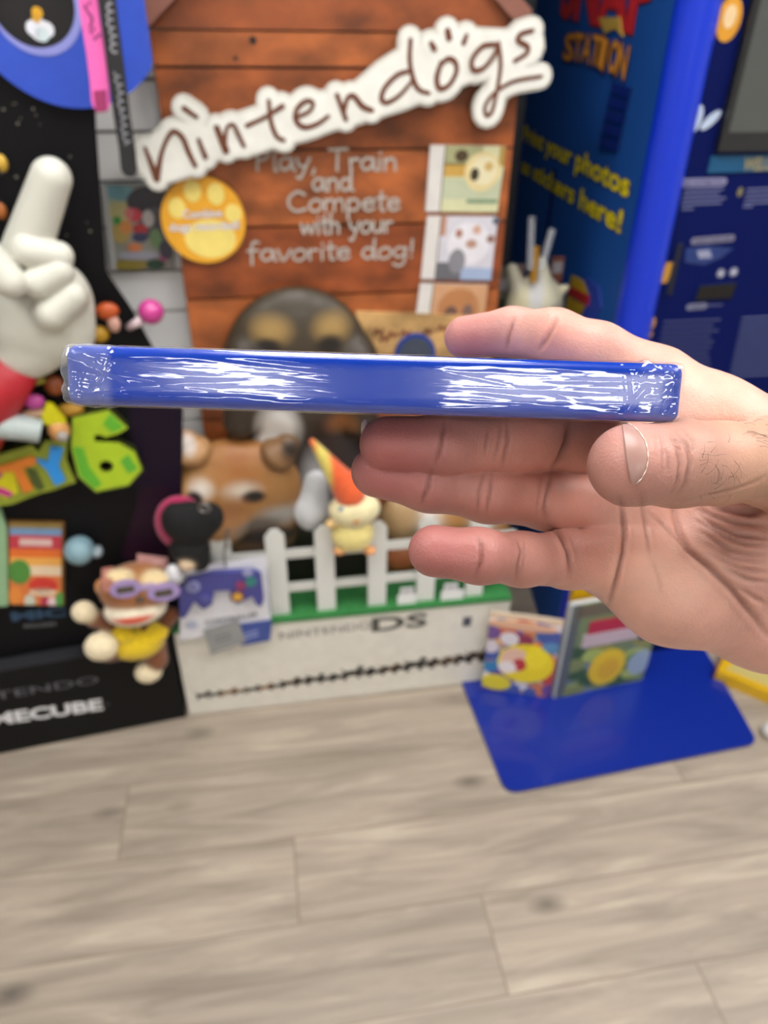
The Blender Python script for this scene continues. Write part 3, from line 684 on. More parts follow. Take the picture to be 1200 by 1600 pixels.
spine_ = Z5([(80, 445), (150, 410), (215, 395), (320, 372), (400, 345), (480, 325), (560, 305), (640, 285), (720, 240), (790, 205), (880, 180), (960, 150), (1040, 140), (1100, 128)])
wids = [110, 130, 85, 100, 100, 105, 90, 90, 120, 130, 110, 110, 90, 90]
for mb, extra, w1, w0, c in ((sgn_, 0, 0.0, -0.012, 'cfcdc4'), (rim, -15, 0.0018, 0.0002, 'e6e6de')):
    mb.ribbon(FL, FL.pts(spine_), [(x * 1.15 + extra) / 1.765 * ml for x in wids], w0, w1, c, 'bdbab0')
    for i, (path, wd) in enumerate(LOGO):
        mb.ribbon(FL, FL.pts(Z5(path)), (68 + extra) / 1.765 * ml, w0, w1, c, 'bdbab0')
for i_, (path, wd) in enumerate(LOGO): ink.ribbon(FL, FL.pts(Z5(path)), [(0.85 * q + 2.5) / 1.765 * ml for q in wd], None, 0.0034, '6a3a24')
q = FL.px(840, 82); ink.text(FL, 'TM', q, (q[0] + .012, q[1] + .001), 0.006, 0.0016, 'a9a49b')
lo_s = sgn_.build('logo_sign', PRINT, stand); rim.build('face_panel', PRINT, lo_s); ink.build('lettering', PRINT, lo_s)
# slogan in single-stroke handwriting
GL = {'P': (1.0, [[(.15, 0), (.22, 1.6)], [(.0, 1.5), (.5, 1.65), (.85, 1.35), (.6, .9), (.2, .75)]]), 'l': (.35, [[(.15, 1.7), (.12, .1), (.25, 0)]]), 'a': (.95, [[(.75, .9), (.3, .95), (.05, .5), (.25, .05), (.6, .25), (.75, .85), (.78, .15), (.92, 0)]]),
      'y': (.9, [[(.08, .95), (.2, .4), (.5, .3)], [(.8, .95), (.55, .2), (.25, -.6), (.05, -.5)]]), ',': (.4, [[(.15, .1), (.05, -.3)]]), 'T': (1.1, [[(0, 1.6), (1.05, 1.65)], [(.5, 1.6), (.45, 0)]]), 'r': (.7, [[(.1, .9), (.15, 0)], [(.13, .6), (.35, .9), (.6, .85)]]),
      'i': (.35, [[(.15, .9), (.15, 0)], [(.17, 1.35), (.19, 1.4)]]), 'n': (.9, [[(.1, .95), (.12, 0)], [(.12, .6), (.4, .95), (.68, .75), (.72, 0)]]), 'd': (.95, [[(.7, .8), (.3, .95), (.05, .45), (.3, .02), (.65, .3), (.78, 1.7)], [(.75, 1.2), (.76, .1), (.9, 0)]]),
      'C': (1.2, [[(1.0, 1.35), (.6, 1.6), (.1, 1.1), (.1, .4), (.5, 0), (1.05, .2)]]), 'o': (.9, [[(.45, .95), (.1, .65), (.15, .1), (.5, 0), (.8, .4), (.7, .85), (.4, .95)]]), 'm': (1.35, [[(.1, .95), (.1, 0)], [(.1, .6), (.35, .95), (.6, .8), (.62, 0)], [(.62, .6), (.9, .95), (1.15, .75), (1.18, 0)]]),
      'p': (.95, [[(.12, .95), (.1, -.7)], [(.12, .7), (.45, .98), (.78, .6), (.55, .05), (.15, .15)]]), 'e': (.85, [[(.1, .5), (.7, .6), (.55, .95), (.15, .8), (.1, .25), (.4, 0), (.75, .2)]]), 't': (.65, [[(.3, 1.5), (.28, .15), (.5, 0)], [(.02, 1.0), (.6, 1.05)]]),
      'w': (1.2, [[(.05, .9), (.25, .05), (.55, .8), (.8, .05), (1.1, .95)]]), 'h': (.9, [[(.12, 1.7), (.1, 0)], [(.12, .6), (.4, .95), (.68, .7), (.7, 0)]]), 'u': (.95, [[(.1, .95), (.12, .2), (.4, 0), (.72, .4), (.75, .95), (.78, 0)]]), 'f': (.7, [[(.65, 1.6), (.4, 1.65), (.25, 1.2), (.2, -.3)], [(0, .9), (.6, .95)]]),
      'v': (.85, [[(.05, .95), (.35, 0), (.8, .95)]]), 'g': (.95, [[(.75, .8), (.35, .95), (.08, .5), (.35, .05), (.75, .5), (.78, .95), (.7, -.4), (.35, -.7), (.05, -.5)]]), '!': (.4, [[(.2, 1.6), (.18, .5)], [(.16, .05), (.17, .08)]]), ' ': (.6, [])}
b = MB(); FS_ = FH.off(0.001)
for txt, a, c in (('Play, Train', (398, 266), (622, 266)), ('and', (488, 298), (553, 297)), ('Compete', (450, 330), (626, 328)), ('with your', (470, 366), (614, 362)), ('favorite dog!', (388, 408), (648, 402))):
    p0, p1 = np.array(FS_.px(*a)), np.array(FS_.px(*c)); tot = sum(GL[ch][0] for ch in txt); s_ = np.linalg.norm(p1 - p0) / tot; e1 = (p1 - p0) / np.linalg.norm(p1 - p0); e2 = np.array([-e1[1], e1[0]]); x = 0
    hs = min(s_, 0.0205)
    for ch in txt:
        for st in [flow(q_, m=3) for q_ in GL[ch][1]]: b.ribbon(FS_, [tuple(p0 + e1 * (x + gx) * s_ + e2 * gy * hs) for gx, gy in st], 0.0046, None, 0.0012, 'b5aea6')
        x += GL[ch][0]
b.build('slogan', PRINT, stand)
# round badge
FR = FH.off(0.012); cb = FR.px(318, 345); rb = 66 * mpp(FR, 318, 345); b = MB()
b.poly(FR, circ(cb[0], cb[1], rb, 48), -0.008, 0, 'e9a92c', 'b07c22')
for dx, dy, rx, ry in ((-.58, .30, .2, .24), (-.18, .68, .2, .25), (.36, .6, .2, .25), (.72, .15, .2, .22), (.12, -.42, .62, .46)): b.poly(FR, circ(cb[0] + dx * rb, cb[1] + dy * rb, rx * rb, 24, ry * rb), 0, 0.0006 + .0001 * dx, 'efd978')
for t, a, c in (('Combine', (287, 341), (347, 338)), ('dogs recorded!', (266, 361), (374, 357))):
    b.text(FR, t, FR.px(*a), FR.px(*c), .013, 0.0010, '8d7c78', off=0.05); b.text(FR, t, FR.px(*a), FR.px(*c), .013, 0.0014, 'f1ecec', off=0.015)
b.build('round_badge', PRINT, stand)
# three printed game covers down the right side
FC = FH.off(0.001)
for i, (qd, cols) in enumerate((([(672, 226), (790, 228), (776, 331), (664, 330)], 0), ([(667, 337), (777, 338), (766, 437), (657, 435)], 1), ([(656, 442), (762, 444), (754, 505), (648, 503)], 2))):
    q = FC.pts(qd); b = MB(); b.poly(FC, q[::-1], 0, 0.004, 'd8d4d0'); F4 = FC.off(0.004)
    B = lambda s_, t, q=q: tuple(np.array(q[0]) * (1 - s_) * (1 - t) + np.array(q[1]) * s_ * (1 - t) + np.array(q[2]) * s_ * t + np.array(q[3]) * (1 - s_) * t)
    R_ = lambda s0, t0, s1, t1, c, w=0.0004: b.poly(F4, [B(s0, t1), B(s1, t1), B(s1, t0), B(s0, t0)], 0, w, c)
    O_ = lambda s0, t0, rs, rt, c, w=0.0008: b.poly(F4, [B(s0 + rs * math.cos(a), t0 - rt * math.sin(a)) for a in np.linspace(0, 2 * math.pi, 20)[:-1]], 0, w, c)
    R_(0.19, 0.0, 0.205, 1.0, '5f5a52', 0.0006)
    if cols == 0:
        R_(.205, 0, 1, 1, 'cfcfa6'); R_(.205, 0, .7, .28, 'a5a57c', .0006); R_(.205, .26, .55, .46, 'c29b4c', .0006); R_(.205, .48, 1, .8, 'bcc3a4', .0006); O_(.42, .15, .09, .09, '4a3c26'); O_(.72, .38, .24, .30, 'dccb96', .0009); O_(.74, .36, .17, .22, 'e2d9b4', .0010); O_(.62, .42, .06, .10, '35301f', .0012); O_(.80, .3, .06, .07, 'c9aa68', .0012); R_(.55, .80, .98, .86, '7c9478', .001); R_(.92, .0, 1, .3, 'a98c4a', .0007)
    elif cols == 1:
        R_(.205, 0, 1, 1, 'cfcdd6'); R_(.205, .0, .28, .3, 'b98a78', .0006); O_(.62, .42, .3, .34, 'dedce2', .0008); O_(.47, .26, .05, .07, 'a5705e', .001); O_(.72, .2, .06, .07, 'c99f8c', .001); O_(.66, .42, .08, .07, 'b08b7a', .001); R_(.205, .72, .55, 1, '68686f', .0007); R_(.55, .8, 1, 1, '9fb0cf', .0007); O_(.48, .7, .12, .2, '85858c', .0009); O_(.98, .06, .05, .06, '5c6474', .001); O_(.93, .34, .06, .06, '8d6a5e', .001)
    else:
        R_(.205, 0, 1, 1, 'c99a74'); O_(.6, .6, .3, .5, 'b57c50', .0008); O_(.5, .75, .1, .2, '6b4f48', .001); O_(.74, .7, .08, .2, '7b5f58', .001)
    b.build('game_cover', PRINT, stand)
# beige wooden name board behind the forefinger
FN = FH.off(0.006); b = MB(); q = FN.pts([(556, 486), (772, 494), (762, 600), (566, 600)])
b.poly(FN, q[::-1], -0.004, 0.004, 'b9935f'); 
for i, (x, y) in enumerate([(590, 520), (612, 524), (632, 522), (668, 520), (690, 514), (712, 508), (728, 514), (600, 530), (703, 522)]): c = FN.px(x, y, .004); b.ribbon(FN, [(c[0] - .008, c[1] - .004), (c[0] - .002, c[1] + .008), (c[0] + .004, c[1] - .003), (c[0] + .011, c[1] + .005)], .0045, .004, .005, '6d3420')
b.build('name_board', BOARD, stand)
c = wpt(FN, 649, 553, .012); b = MB(); r0 = 31 * mpp(FN, 649, 553)
b.poly(FN, circ(*FN.px(649, 553, .012), r0, 32), .005, .014, '153a8c'); b.poly(FN, circ(*FN.px(649, 553, .014), r0 * .82, 32), .014, .015, '3d4656'); b.build('round_tag', PRINT, stand)
# picket fence
b = MB()
for y in (862, 914):
    p = FF_.px(490, y); b.rect(FF_, FF_.px(300, 870)[0], p[1] - .010, FF_.px(800, 830)[0] + .01, p[1] + .010, -0.004, 0.004, 'cfcfc9')
b.build('fence_rail', PAINT, stand)
pk = [FF_.px(x, 900)[0] for x in (352, 434, 508, 588, 664, 740)]; ptop = FF_.px(505, 818)[1]
for u in pk:
    b = MB(); b.poly(FF_, [(u - .021, bz - .0), (u + .021, bz - .0), (u + .021, ptop - .016), (u + .008, ptop), (u - .008, ptop), (u - .021, ptop - .016)], 0.005, 0.013, 'd4d5d0'); b.build('picket', PAINT, stand)
# sculpted puppy heads
def LP(fr, x, y, w, rx, ry=None, rz=None, col='cccccc', k=0.02):
    s_ = mpp(fr, x, y, w); ry = rx if ry is None else ry; rz = rx if rz is None else rz
    return P(wpt(fr, x, y, w), (rx * s_, ry * s_, rz * s_), col=col, k=k, A=np.array([fr.ex, fr.ey, fr.n]))
def CP(fr, a, b_, ra, rb, wa, wb, col, k=0.02):
    return P(wpt(fr, a[0], a[1], wa), ra * mpp(fr, a[0], a[1], wa), wpt(fr, b_[0], b_[1], wb), rb * mpp(fr, b_[0], b_[1], wb), col, k)
def PT(fr, x, y, w, rx, ry, col, soft=0.3, rz=None):
    s_ = mpp(fr, x, y, w); return (wpt(fr, x, y, w), (rx * s_, ry * s_, (rz or 60) * s_), col, soft, np.array([fr.ex, fr.ey, fr.n]))
F0 = FH
# dark brown and tan hound behind the case
prim = [LP(F0, 466, 562, .02, 112, 114, 40, '3d3324', .03), LP(F0, 470, 610, .03, 70, 60, 36, '41352a', .03), LP(F0, 470, 640, .045, 42, 30, 24, '3a302a', .02), LP(F0, 478, 740, .015, 92, 130, 36, '2b2220', .05),
        CP(F0, (385, 560), (375, 660), 34, 26, .03, .04, '33291f', .02), CP(F0, (556, 560), (566, 660), 34, 26, .03, .04, '33291f', .02)]
pt = [PT(F0, 424, 522, .08, 30, 22, '9a7c48', .5), PT(F0, 522, 518, .08, 28, 22, '9a7c48', .5), PT(F0, 518, 546, .09, 22, 16, '1d1713', .3), PT(F0, 418, 550, .09, 24, 14, '1d1713', .3), PT(F0, 436, 676, .08, 32, 42, 'e6e4e0', .35, 90), PT(F0, 415, 706, .08, 22, 24, 'dcdad6', .4, 90), PT(F0, 534, 668, .08, 22, 18, '8a5a30', .5), PT(F0, 497, 770, .08, 22, 60, '9b9a9c', .5)]
V, Fq, C, n_ = sculpt(prim, paint=pt, res=0.0045, blend=.012); hd = mesh_obj('puppy_figure', V, Fq, C, FORM, stand); hd['label'] = 'dark brown and tan puppy with white chest'
# white paw resting beside it
V, Fq, C, n_ = sculpt([LP(F0, 487, 800, .07, 28, 32, 22, 'c9cbcd', .02), CP(F0, (488, 790), (492, 745), 22, 20, .065, .05, 'b4b6b8', .02)], res=0.004); mesh_obj('paw', V, Fq, C, FORM, hd)
# red-tan puppy
F1 = FH.off(0.012)
prim = [LP(F1, 366, 752, .03, 103, 74, 40, 'a0733f', .03), LP(F1, 330, 790, .05, 72, 62, 34, 'a6783f', .03), LP(F1, 430, 790, .035, 46, 60, 30, '85613c', .03), LP(F1, 425, 745, .03, 44, 50, 30, '94693c', .03), LP(F1, 342, 822, .068, 46, 34, 30, '9a6f42', .02), LP(F1, 390, 838, .03, 75, 40, 26, '5a4738', .03)]
pt = [PT(F1, 372, 720, .08, 40, 60, '98602f', .7), PT(F1, 314, 764, .08, 17, 15, 'd2c8bc', .6), PT(F1, 378, 766, .08, 24, 13, 'bfb2a2', .7), PT(F1, 304, 778, .085, 13, 12, '17120f', .25), PT(F1, 396, 777, .085, 19, 11, '17120f', .25), PT(F1, 440, 806, .08, 34, 17, '98938c', .5), PT(F1, 400, 822, .08, 40, 14, '6f665e', .6), PT(F1, 420, 842, .08, 60, 16, '2c2523', .4), PT(F1, 272, 785, .06, 12, 26, 'd8cfc2', .5), PT(F1, 360, 800, .09, 26, 24, '8c5d36', .6)]
V, Fq, C, n_ = sculpt(prim, paint=pt, res=0.004, blend=.012); hd = mesh_obj('puppy_figure', V, Fq, C, FORM, stand); hd['label'] = 'tan puppy with pale eyebrow spots'
for (x, y, x2, y2, c) in ((300, 702, 291, 688, 'b0865a'), (436, 708, 450, 694, '7d5b3a')):
    V, Fq, C, n_ = sculpt([CP(F1, (x, y), (x2, y2), 30, 18, .05, .055, c, .01)], paint=[PT(F1, x2 + (1 if x < 400 else 4), y2 + 9, .08, 13, 17, 'cfc6c0' if x < 400 else '37302a', .5, 25)], res=0.003); mesh_obj('ear', V, Fq, C, FORM, hd)
for (x, y) in ((305, 778), (396, 777)): b = MB(); s_ = mpp(F1, x, y); b.ell(wpt(F1, x, y, .070 if x < 350 else .062), (11 * s_, 10 * s_, 5 * s_), '0f0c0b', fr=F1); b.build('eye', PAINT, hd, smooth=True)
b = MB(); s_ = mpp(F1, 318, 806); b.ell(wpt(F1, 318, 812, .096), (18 * s_, 13 * s_, 11 * s_), '14100f', fr=F1); b.build('nose', PAINT, hd, smooth=True)
# small tan and white puppy low on the right
prim = [LP(F1, 628, 808, .03, 34, 40, 24, 'a98a60', .02), LP(F1, 668, 812, .03, 26, 34, 24, 'cfcac4', .02), LP(F1, 704, 806, .03, 36, 36, 24, 'a8763a', .02), LP(F1, 744, 812, .03, 22, 38, 24, 'd4cfc8', .02), LP(F1, 770, 825, .03, 24, 30, 20, '8a6030', .02), LP(F1, 632, 868, .02, 30, 30, 16, 'a8623c', .02)]
V, Fq, C, n_ = sculpt(prim, res=0.004, blend=.008); hd = mesh_obj('puppy_figure', V, Fq, C, FORM, stand); hd['label'] = 'tan and white puppies lying low'

# ================================================================== THE BLACK GAME STANDEE ON THE LEFT
g0, g1 = floor_pt(0, 1178), floor_pt(291, 1120); exg = g1 - g0; exg /= np.linalg.norm(exg)
FG = Frame(g1, exg); FU = FG.off(-0.035)
gst = thing('game_standee', 'black cardboard game standee with blue moon, white glove and big green number six', 'standee', g1 + exg * -0.35)
tz = FG.px(60, 1037)[1]; b = MB(); b.rect(FG, -0.95, 0, 0.0, tz, -0.10, 0.0, '0c0c0d'); b.rect(FG, -0.95, tz - .003, 0, tz + .001, -0.10, .001, '2c2c30')
b.text(FG, 'NINTENDO', FG.px(-95, 1108), FG.px(155, 1066), .022, .001, '66666c'); b.text(FG, 'GAMECUBE', FG.px(-80, 1143), FG.px(160, 1108), .034, .001, 'dcdcde', off=0.04)
q = FG.px(163, 1103); b.text(FG, 'TM', q, (q[0] + .012, q[1] + .001), .006, .001, '66666a')
BCARD = vc('black_card', 0.55); BCARD.node_tree.nodes['Principled BSDF'].inputs['Specular IOR Level'].default_value = 0.22
b.build('base', BCARD, gst)
b = MB(); ol = FU.pts([(291, 1060), (284, 800), (286, 640), (240, 545), (205, 482), (166, 425), (150, 200), (140, -60)]); 
b.poly(FU, [(-0.95, tz)] + ol + [(-0.95, ol[-1][1])], -0.006, 0, '07060a')
b.poly(FU, FU.pts([(284, 1040), (282, 800), (284, 642), (244, 552), (200, 620), (215, 800), (180, 1000)]), 0, 0.0008, '170a1f')
b.poly(FU, FU.pts([(265, 900), (262, 760), (220, 760), (190, 870)]), 0.0008, 0.0012, '20081c')
rng = np.random.RandomState(9)
for i in range(26): c = FU.px(rng.uniform(0, 150), rng.uniform(120, 420)); b.poly(FU, circ(c[0], c[1], rng.uniform(.0006, .0018), 8), 0, .0015, '8d8a7c')
b.build('panel', BCARD, gst)
# crescent moon cut-out
FM = FU.off(0.016); mm = mpp(FM, 100, 60); oc = FM.px(96, -6); ic = FM.px(55, 8); b = MB()
uR = FM.px(228, 20)[0]; ring_ = [(min(x, uR), y) for x, y in circ(oc[0], oc[1], 160 * mm, 64)]
b.poly(FM, ring_, -0.006, 0.0, '2d4fc0', '16255c', holes=[circ(ic[0], ic[1], 67 * mm, 48)])
rr = circ(ic[0], ic[1], 70 * mm, 48); b.poly(FM, rr, 0, 0.0008, '8d92d8', holes=[circ(ic[0] - 4 * mm, ic[1] + 6 * mm, 64.5 * mm, 48)])
b.build('moon_cutout', PRINT, gst)
b = MB(); FMb = FM.off(-0.012); b.poly(FMb, circ(ic[0], ic[1], 75 * mm, 32), 0, 0.002, '120d10'); 
for x, y, r, c in ((62, 47, 17, 'e6e6ee'), (52, 44, 12, 'e2e4ee'), (73, 46, 12, 'dfe3ec'), (66, 54, 11, 'cddde0'), (58, 20, 9, 'd9a422'), (56, 29, 7, 'cf9a2a')): p = FMb.px(x, y, .004); b.poly(FMb, circ(p[0], p[1], r * mm * .95, 20), .002, .0032 + .0001 * (y % 5), c)
b.build('sky_print', PRINT, gst)
# white pointing glove
FGv = FU.off(0.015); W_ = 'cfcec2'
prim = [LP(FGv, 62, 505, .035, 80, 78, 45, W_, .02), LP(FGv, 105, 470, .04, 42, 62, 36, W_, .02), LP(FGv, 40, 560, .03, 50, 36, 34, W_, .02), LP(FGv, 112, 520, .035, 34, 44, 34, W_, .02)]
fing = [[CP(FGv, (38, 400), (80, 278), 39, 33, .045, .055, W_, .01)], [CP(FGv, (42, 392), (92, 400), 28, 24, .075, .07, W_, .01)], [CP(FGv, (60, 442), (92, 425), 27, 24, .085, .08, W_, .01)], [CP(FGv, (80, 490), (112, 462), 28, 25, .085, .078, W_, .01)], [CP(FGv, (-20, 400), (16, 440), 30, 28, .09, .1, W_, .01)]]
V, Fq, C, n_ = sculpt(prim, fing, kj=.022, res=0.0032, relax=2); gv = mesh_obj('pointing_glove', V, Fq, C, vc('glove_vinyl', 0.5, 0.05, 0.03, 20), gst)
b = MB(); s_ = mpp(FGv, 5, 590); b.tube([wpt(FGv, 26, 566, .03), wpt(FGv, 0, 606, .025), wpt(FGv, -60, 690, .02)], [40 * s_, 46 * s_, 60 * s_], 'b3202c', 24); b.build('sleeve', PRINT, gv, smooth=True)
# sign letters, thick cut-outs
FT = FU.off(0.03)
Z3 = lambda l: [(x / 4, 580 + y / 4) for x, y in l]; Z6 = lambda l: [(x / 6.667, 560 + y / 6.667) for x, y in l]
six = [(455, 295), (560, 272), (678, 248), (795, 357), (735, 392), (660, 412), (620, 396), (590, 400), (590, 440), (650, 444), (740, 448), (838, 502), (884, 615), (800, 710), (600, 750), (492, 655), (448, 480)]
cs = np.mean(six, 0)
b = MB(); q = FT.pts(Z3(six)); hol = circ(*FT.px(*Z3([(664, 595)])[0]), 11 * mpp(FT, 166, 728), 14); big = FT.pts(Z3([tuple(cs + (np.array(p) - cs) * 1.035) for p in six]))
b.poly(FT, big, -.024, -.001, '6f7d24', '2e3412', holes=[hol]); b.poly(FT, q, -.001, 0, 'a8c422', holes=[hol])
for pl, c in (([(455, 470), (520, 480), (560, 600), (640, 705), (590, 735), (500, 650)], '5fae2c'), ([(640, 330), (690, 262), (775, 352), (700, 385)], '5fae2c'), ([(750, 560), (800, 520), (862, 610), (800, 640)], '58a832')): b.poly(FT, FT.pts(Z3(pl)), 0, .0006, c)
b.build('number_six', PRINT, gst)
b = MB(); bk = [(470, 860), (700, 850), (690, 1060), (790, 1290), (560, 1370), (430, 1400), (120, 1520), (-160, 1560), (-420, 1500), (-420, 1120), (0, 1000), (330, 905), (400, 975)]
b.poly(FT, FT.pts(Z6(bk)), -.024, 0, '8e9a2a', '3c4414')
b.poly(FT, FT.pts(Z6([(260, 1120), (380, 1160), (470, 1350), (400, 1385), (330, 1300)])), 0, .0006, '475420')
b.poly(FT, FT.pts(Z6([(60, 1150), (150, 1160), (190, 1400), (60, 1460), (-60, 1400), (-20, 1260)])), 0, .0006, 'd4cf10')
b.poly(FT, FT.pts(Z6([(-20, 1120), (330, 1010), (380, 1040), (370, 1090), (235, 1135), (350, 1350), (250, 1392), (140, 1160), (-20, 1180)])), .0006, .006, 'e07f2a')
b.poly(FT, FT.pts(Z6([(530, 905), (665, 925), (612, 1110), (685, 1255), (580, 1312), (490, 1150), (372, 1040), (440, 1045), (500, 1070)])), .0006, .006, '2a8fe0')
b.poly(FT, FT.pts(Z6([(-40, 1335), (0, 1335), (135, 1395), (110, 1432), (-40, 1390)])), .0006, .005, 'c02e86'); b.poly(FT, FT.pts(Z6([(-60, 1150), (10, 1150), (25, 1220), (-60, 1260)])), .0006, .005, 'b0307c')
b.build('party_lettering', PRINT, gst)
# party things above the sign (plain balloons, a drum, a yellow pennant)
b = MB(); s_ = mpp(FT, 30, 670); b.tube([wpt(FT, -10, 664, .03), wpt(FT, 32, 668, .03), wpt(FT, 64, 674, .03)], [22 * s_, 22 * s_, 20 * s_], 'aebab8', 24); b.build('paper_drum', PRINT, gst, smooth=False)
b = MB(); b.poly(FT, FT.pts(Z6([(490, 425), (560, 440), (700, 610), (640, 640), (480, 640), (440, 560)])), .01, .02, 'd6cf14'); b.build('pennant', PRINT, gst)
for x, y, rx, ry, c, wz in ((92, 672, 17, 20, 'd79c5e', .03), (54, 628, 16, 13, 'b0428c', .035), (24, 622, 15, 12, '8a5c34', .03), (46, 596, 26, 8, 'a89f3c', .02), (85, 602, 16, 18, '8f4a24', .01), (110, 640, 22, 12, 'b98a2c', .005), (60, 645, 26, 8, 'd0a888', .03), (98, 682, 9, 9, '9c9690', .06), (40, 582, 14, 8, '4c4c62', .01),
                            (168, 486, 18, 14, 'b8501e', .02), (155, 522, 16, 14, 'b88c22', .012), (178, 506, 10, 14, 'cfa090', .022), (2, 255, 10, 14, 'c9a23c', .01), (2, 330, 9, 14, 'a8602a', .008)):
    b = MB(); s_ = mpp(FU, x, y); b.ell(wpt(FU, x, y, wz + .012), (rx * s_, ry * s_, min(rx, ry) * s_ * .8), c, fr=FU); b.build('balloon', PRINT, gst, smooth=True)
b = MB(); s_ = mpp(FU, 236, 487); c0_ = wpt(FU, 236, 487, .02); b.ell(c0_, 20 * s_, 'c23a8c'); b.tube([wpt(FU, 200, 512, .012), wpt(FU, 222, 500, .02)], [6 * s_, 8 * s_], 'dcc6cc'); b.build('pink_ball', PAINT, gst, smooth=True)
# printed game box, pale green post, blue microphone ball, MIC INCLUDED
b = MB(); qq = FU.pts([(13, 812), (101, 814), (101, 942), (14, 940)]); b.poly(FU, qq[::-1], 0, .010, '6d4a1c'); FBx = FU.off(.010)
QB = lambda s_, t: tuple(np.array(qq[0]) * (1 - s_) * (1 - t) + np.array(qq[1]) * s_ * (1 - t) + np.array(qq[2]) * s_ * t + np.array(qq[3]) * (1 - s_) * t)
for t0, t1, c in ((0, .06, '8a7440'), (.06, .14, '6f94ba'), (.14, .30, 'c0384a'), (.30, .40, 'e2702c'), (.40, .5, 'e8a850'), (.5, .62, 'e8d0b0'), (.62, .99, 'd8783c')): b.poly(FBx, [QB(.03, t1), QB(.95, t1), QB(.95, t0), QB(.03, t0)], 0, .0006, c)
b.poly(FBx, [QB(.2, .26), QB(.78, .26), QB(.78, .18), QB(.2, .18)], .0006, .0012, 'd7b7b0')
for x, y, rx, ry, c in ((.2, .42, .2, .15, '4f8a3a'), (.12, .12, .12, .12, 'e08a3c'), (.62, .26, .26, .1, 'd03a30'), (.62, .18, .24, .05, 'ecd8b8'), (.38, .06, .1, .08, 'c9cdbc'), (.65, .05, .08, .07, 'b03050'), (.78, .05, .08, .07, 'e4c8cc'), (.92, .08, .08, .1, '4f9a46')): b.poly(FBx, [QB(min(max(px_, .01), .97), min(max(1 - py_, .01), .99)) for px_, py_ in circ(x, y, rx, 20, ry)], .0006, .0014 + .0002 * x, c)
b.build('game_box_print', PRINT, gst)
b = MB(); b.poly(FU, FU.pts([(-40, 770), (2, 790), (12, 822), (14, 940), (-40, 945)]), .002, .014, '8fb48a'); b.build('green_post', PRINT, gst)
b = MB(); s_ = mpp(FU, 125, 860); b.ell(wpt(FU, 124, 860, .028), (24 * s_, 26 * s_, 24 * s_), '7c9ba6'); b.ell(wpt(FU, 152, 862, .026), (9 * s_, 13 * s_, 9 * s_), '8d9aa0'); b.build('microphone_ball', PRINT, gst, smooth=True)
b = MB(); b.text(FU, 'MIC', FU.px(21, 970, .001), FU.px(102, 962, .001), .022, .001, '1f3f66', off=.05); b.text(FU, 'MIC', FU.px(21, 970, .0014), FU.px(102, 962, .0014), .022, .0014, '2c4a58'); b.text(FU, 'INCLUDED', FU.px(38, 981, .001), FU.px(88, 977, .001), .009, .001, '77787c', off=.01)
b.build('lettering', PRINT, gst)
# ================================================================== THE BLUE PHOTO-STICKER KIOSK
YK = 1.29; rk = math.radians(3.7)
Fk = Frame((0.75, YK, 0), (math.cos(rk), math.sin(rk), 0))            # console front
pr = 28.5 * mpp(Fk, 1040, 280); pu = Fk.px(1042, 280)[0]; pc_ = Fk.at(pu, 0, -pr * 0.4)
vd = ray(560, 45)[:2]; vd /= np.linalg.norm(vd)
Fs = Frame(pc_ - np.array([pr * 0.8, 0, 0]), (-vd[0], -vd[1], 0))      # side panel, runs back from the post
kiosk = thing('photo_kiosk', 'big blue photo sticker kiosk with yellow side lettering and blue foot plate', 'kiosk', (0.85, 1.35, 0))
kw = 0.78; KH = 2.05
KLAM = vc('kiosk_laminate', 0.6); KLAM.node_tree.nodes['Principled BSDF'].inputs['Specular IOR Level'].default_value = 0.1
b = MB(); b.rect(Fk, pu, 0.0, kw, KH, -0.03, 0.0, '04114e'); sa = Fs.px(812, 250)[0]
b.rect(Fs, sa, 0.0, 0.0, KH, -0.03, 0, '1d4f9c')
b.box(Fk.at(pu + .33, 0.5, -0.36)[:2].tolist() + [0.55], (0.50, 0.60, 1.1), '081a48')
b.build('cabinet', KLAM, kiosk)
b = MB(); b.tube([pc_ + np.array([0, 0, z_]) for z_ in (0.0, KH)], [pr, pr], '0632c6', 32); b.build('corner_post', vc('post_paint', 0.35, 0.1), kiosk, smooth=False)
b = MB(); fp_ = [floor_pt(*p)[:2] for p in ((718, 1060), (790, 1243), (1184, 1164), (1108, 1030))]
def rounded(pts, rads, n=8):
    out = []; m = len(pts)
    for i in range(m):
        p = np.array(pts[i]); a = np.array(pts[i - 1]) - p; c = np.array(pts[(i + 1) % m]) - p; a /= np.linalg.norm(a); c /= np.linalg.norm(c); r = rads[i]
        A, Cc = p + a * r, p + c * r
        for t in np.linspace(0, 1, n): out.append(tuple((1 - t) ** 2 * A + 2 * t * (1 - t) * p + t * t * Cc))
    return out
fp_[0] = fp_[0] + (fp_[0] - fp_[1]) * .02
bk_ = fp_[3] + (fp_[3] - fp_[2]) * 0.8; bl_ = fp_[0] + (fp_[0] - fp_[1]) * 0.05
Ff = Frame((0, 0, 0), (1, 0, 0), (0, 1, 0)); b.poly(Ff, rounded([bl_, fp_[1], fp_[2], bk_], [.02, .035, .03, .02]), 0.0, 0.007, '0a2688', '081c60'); b.build('foot_plate', PAINT, kiosk)
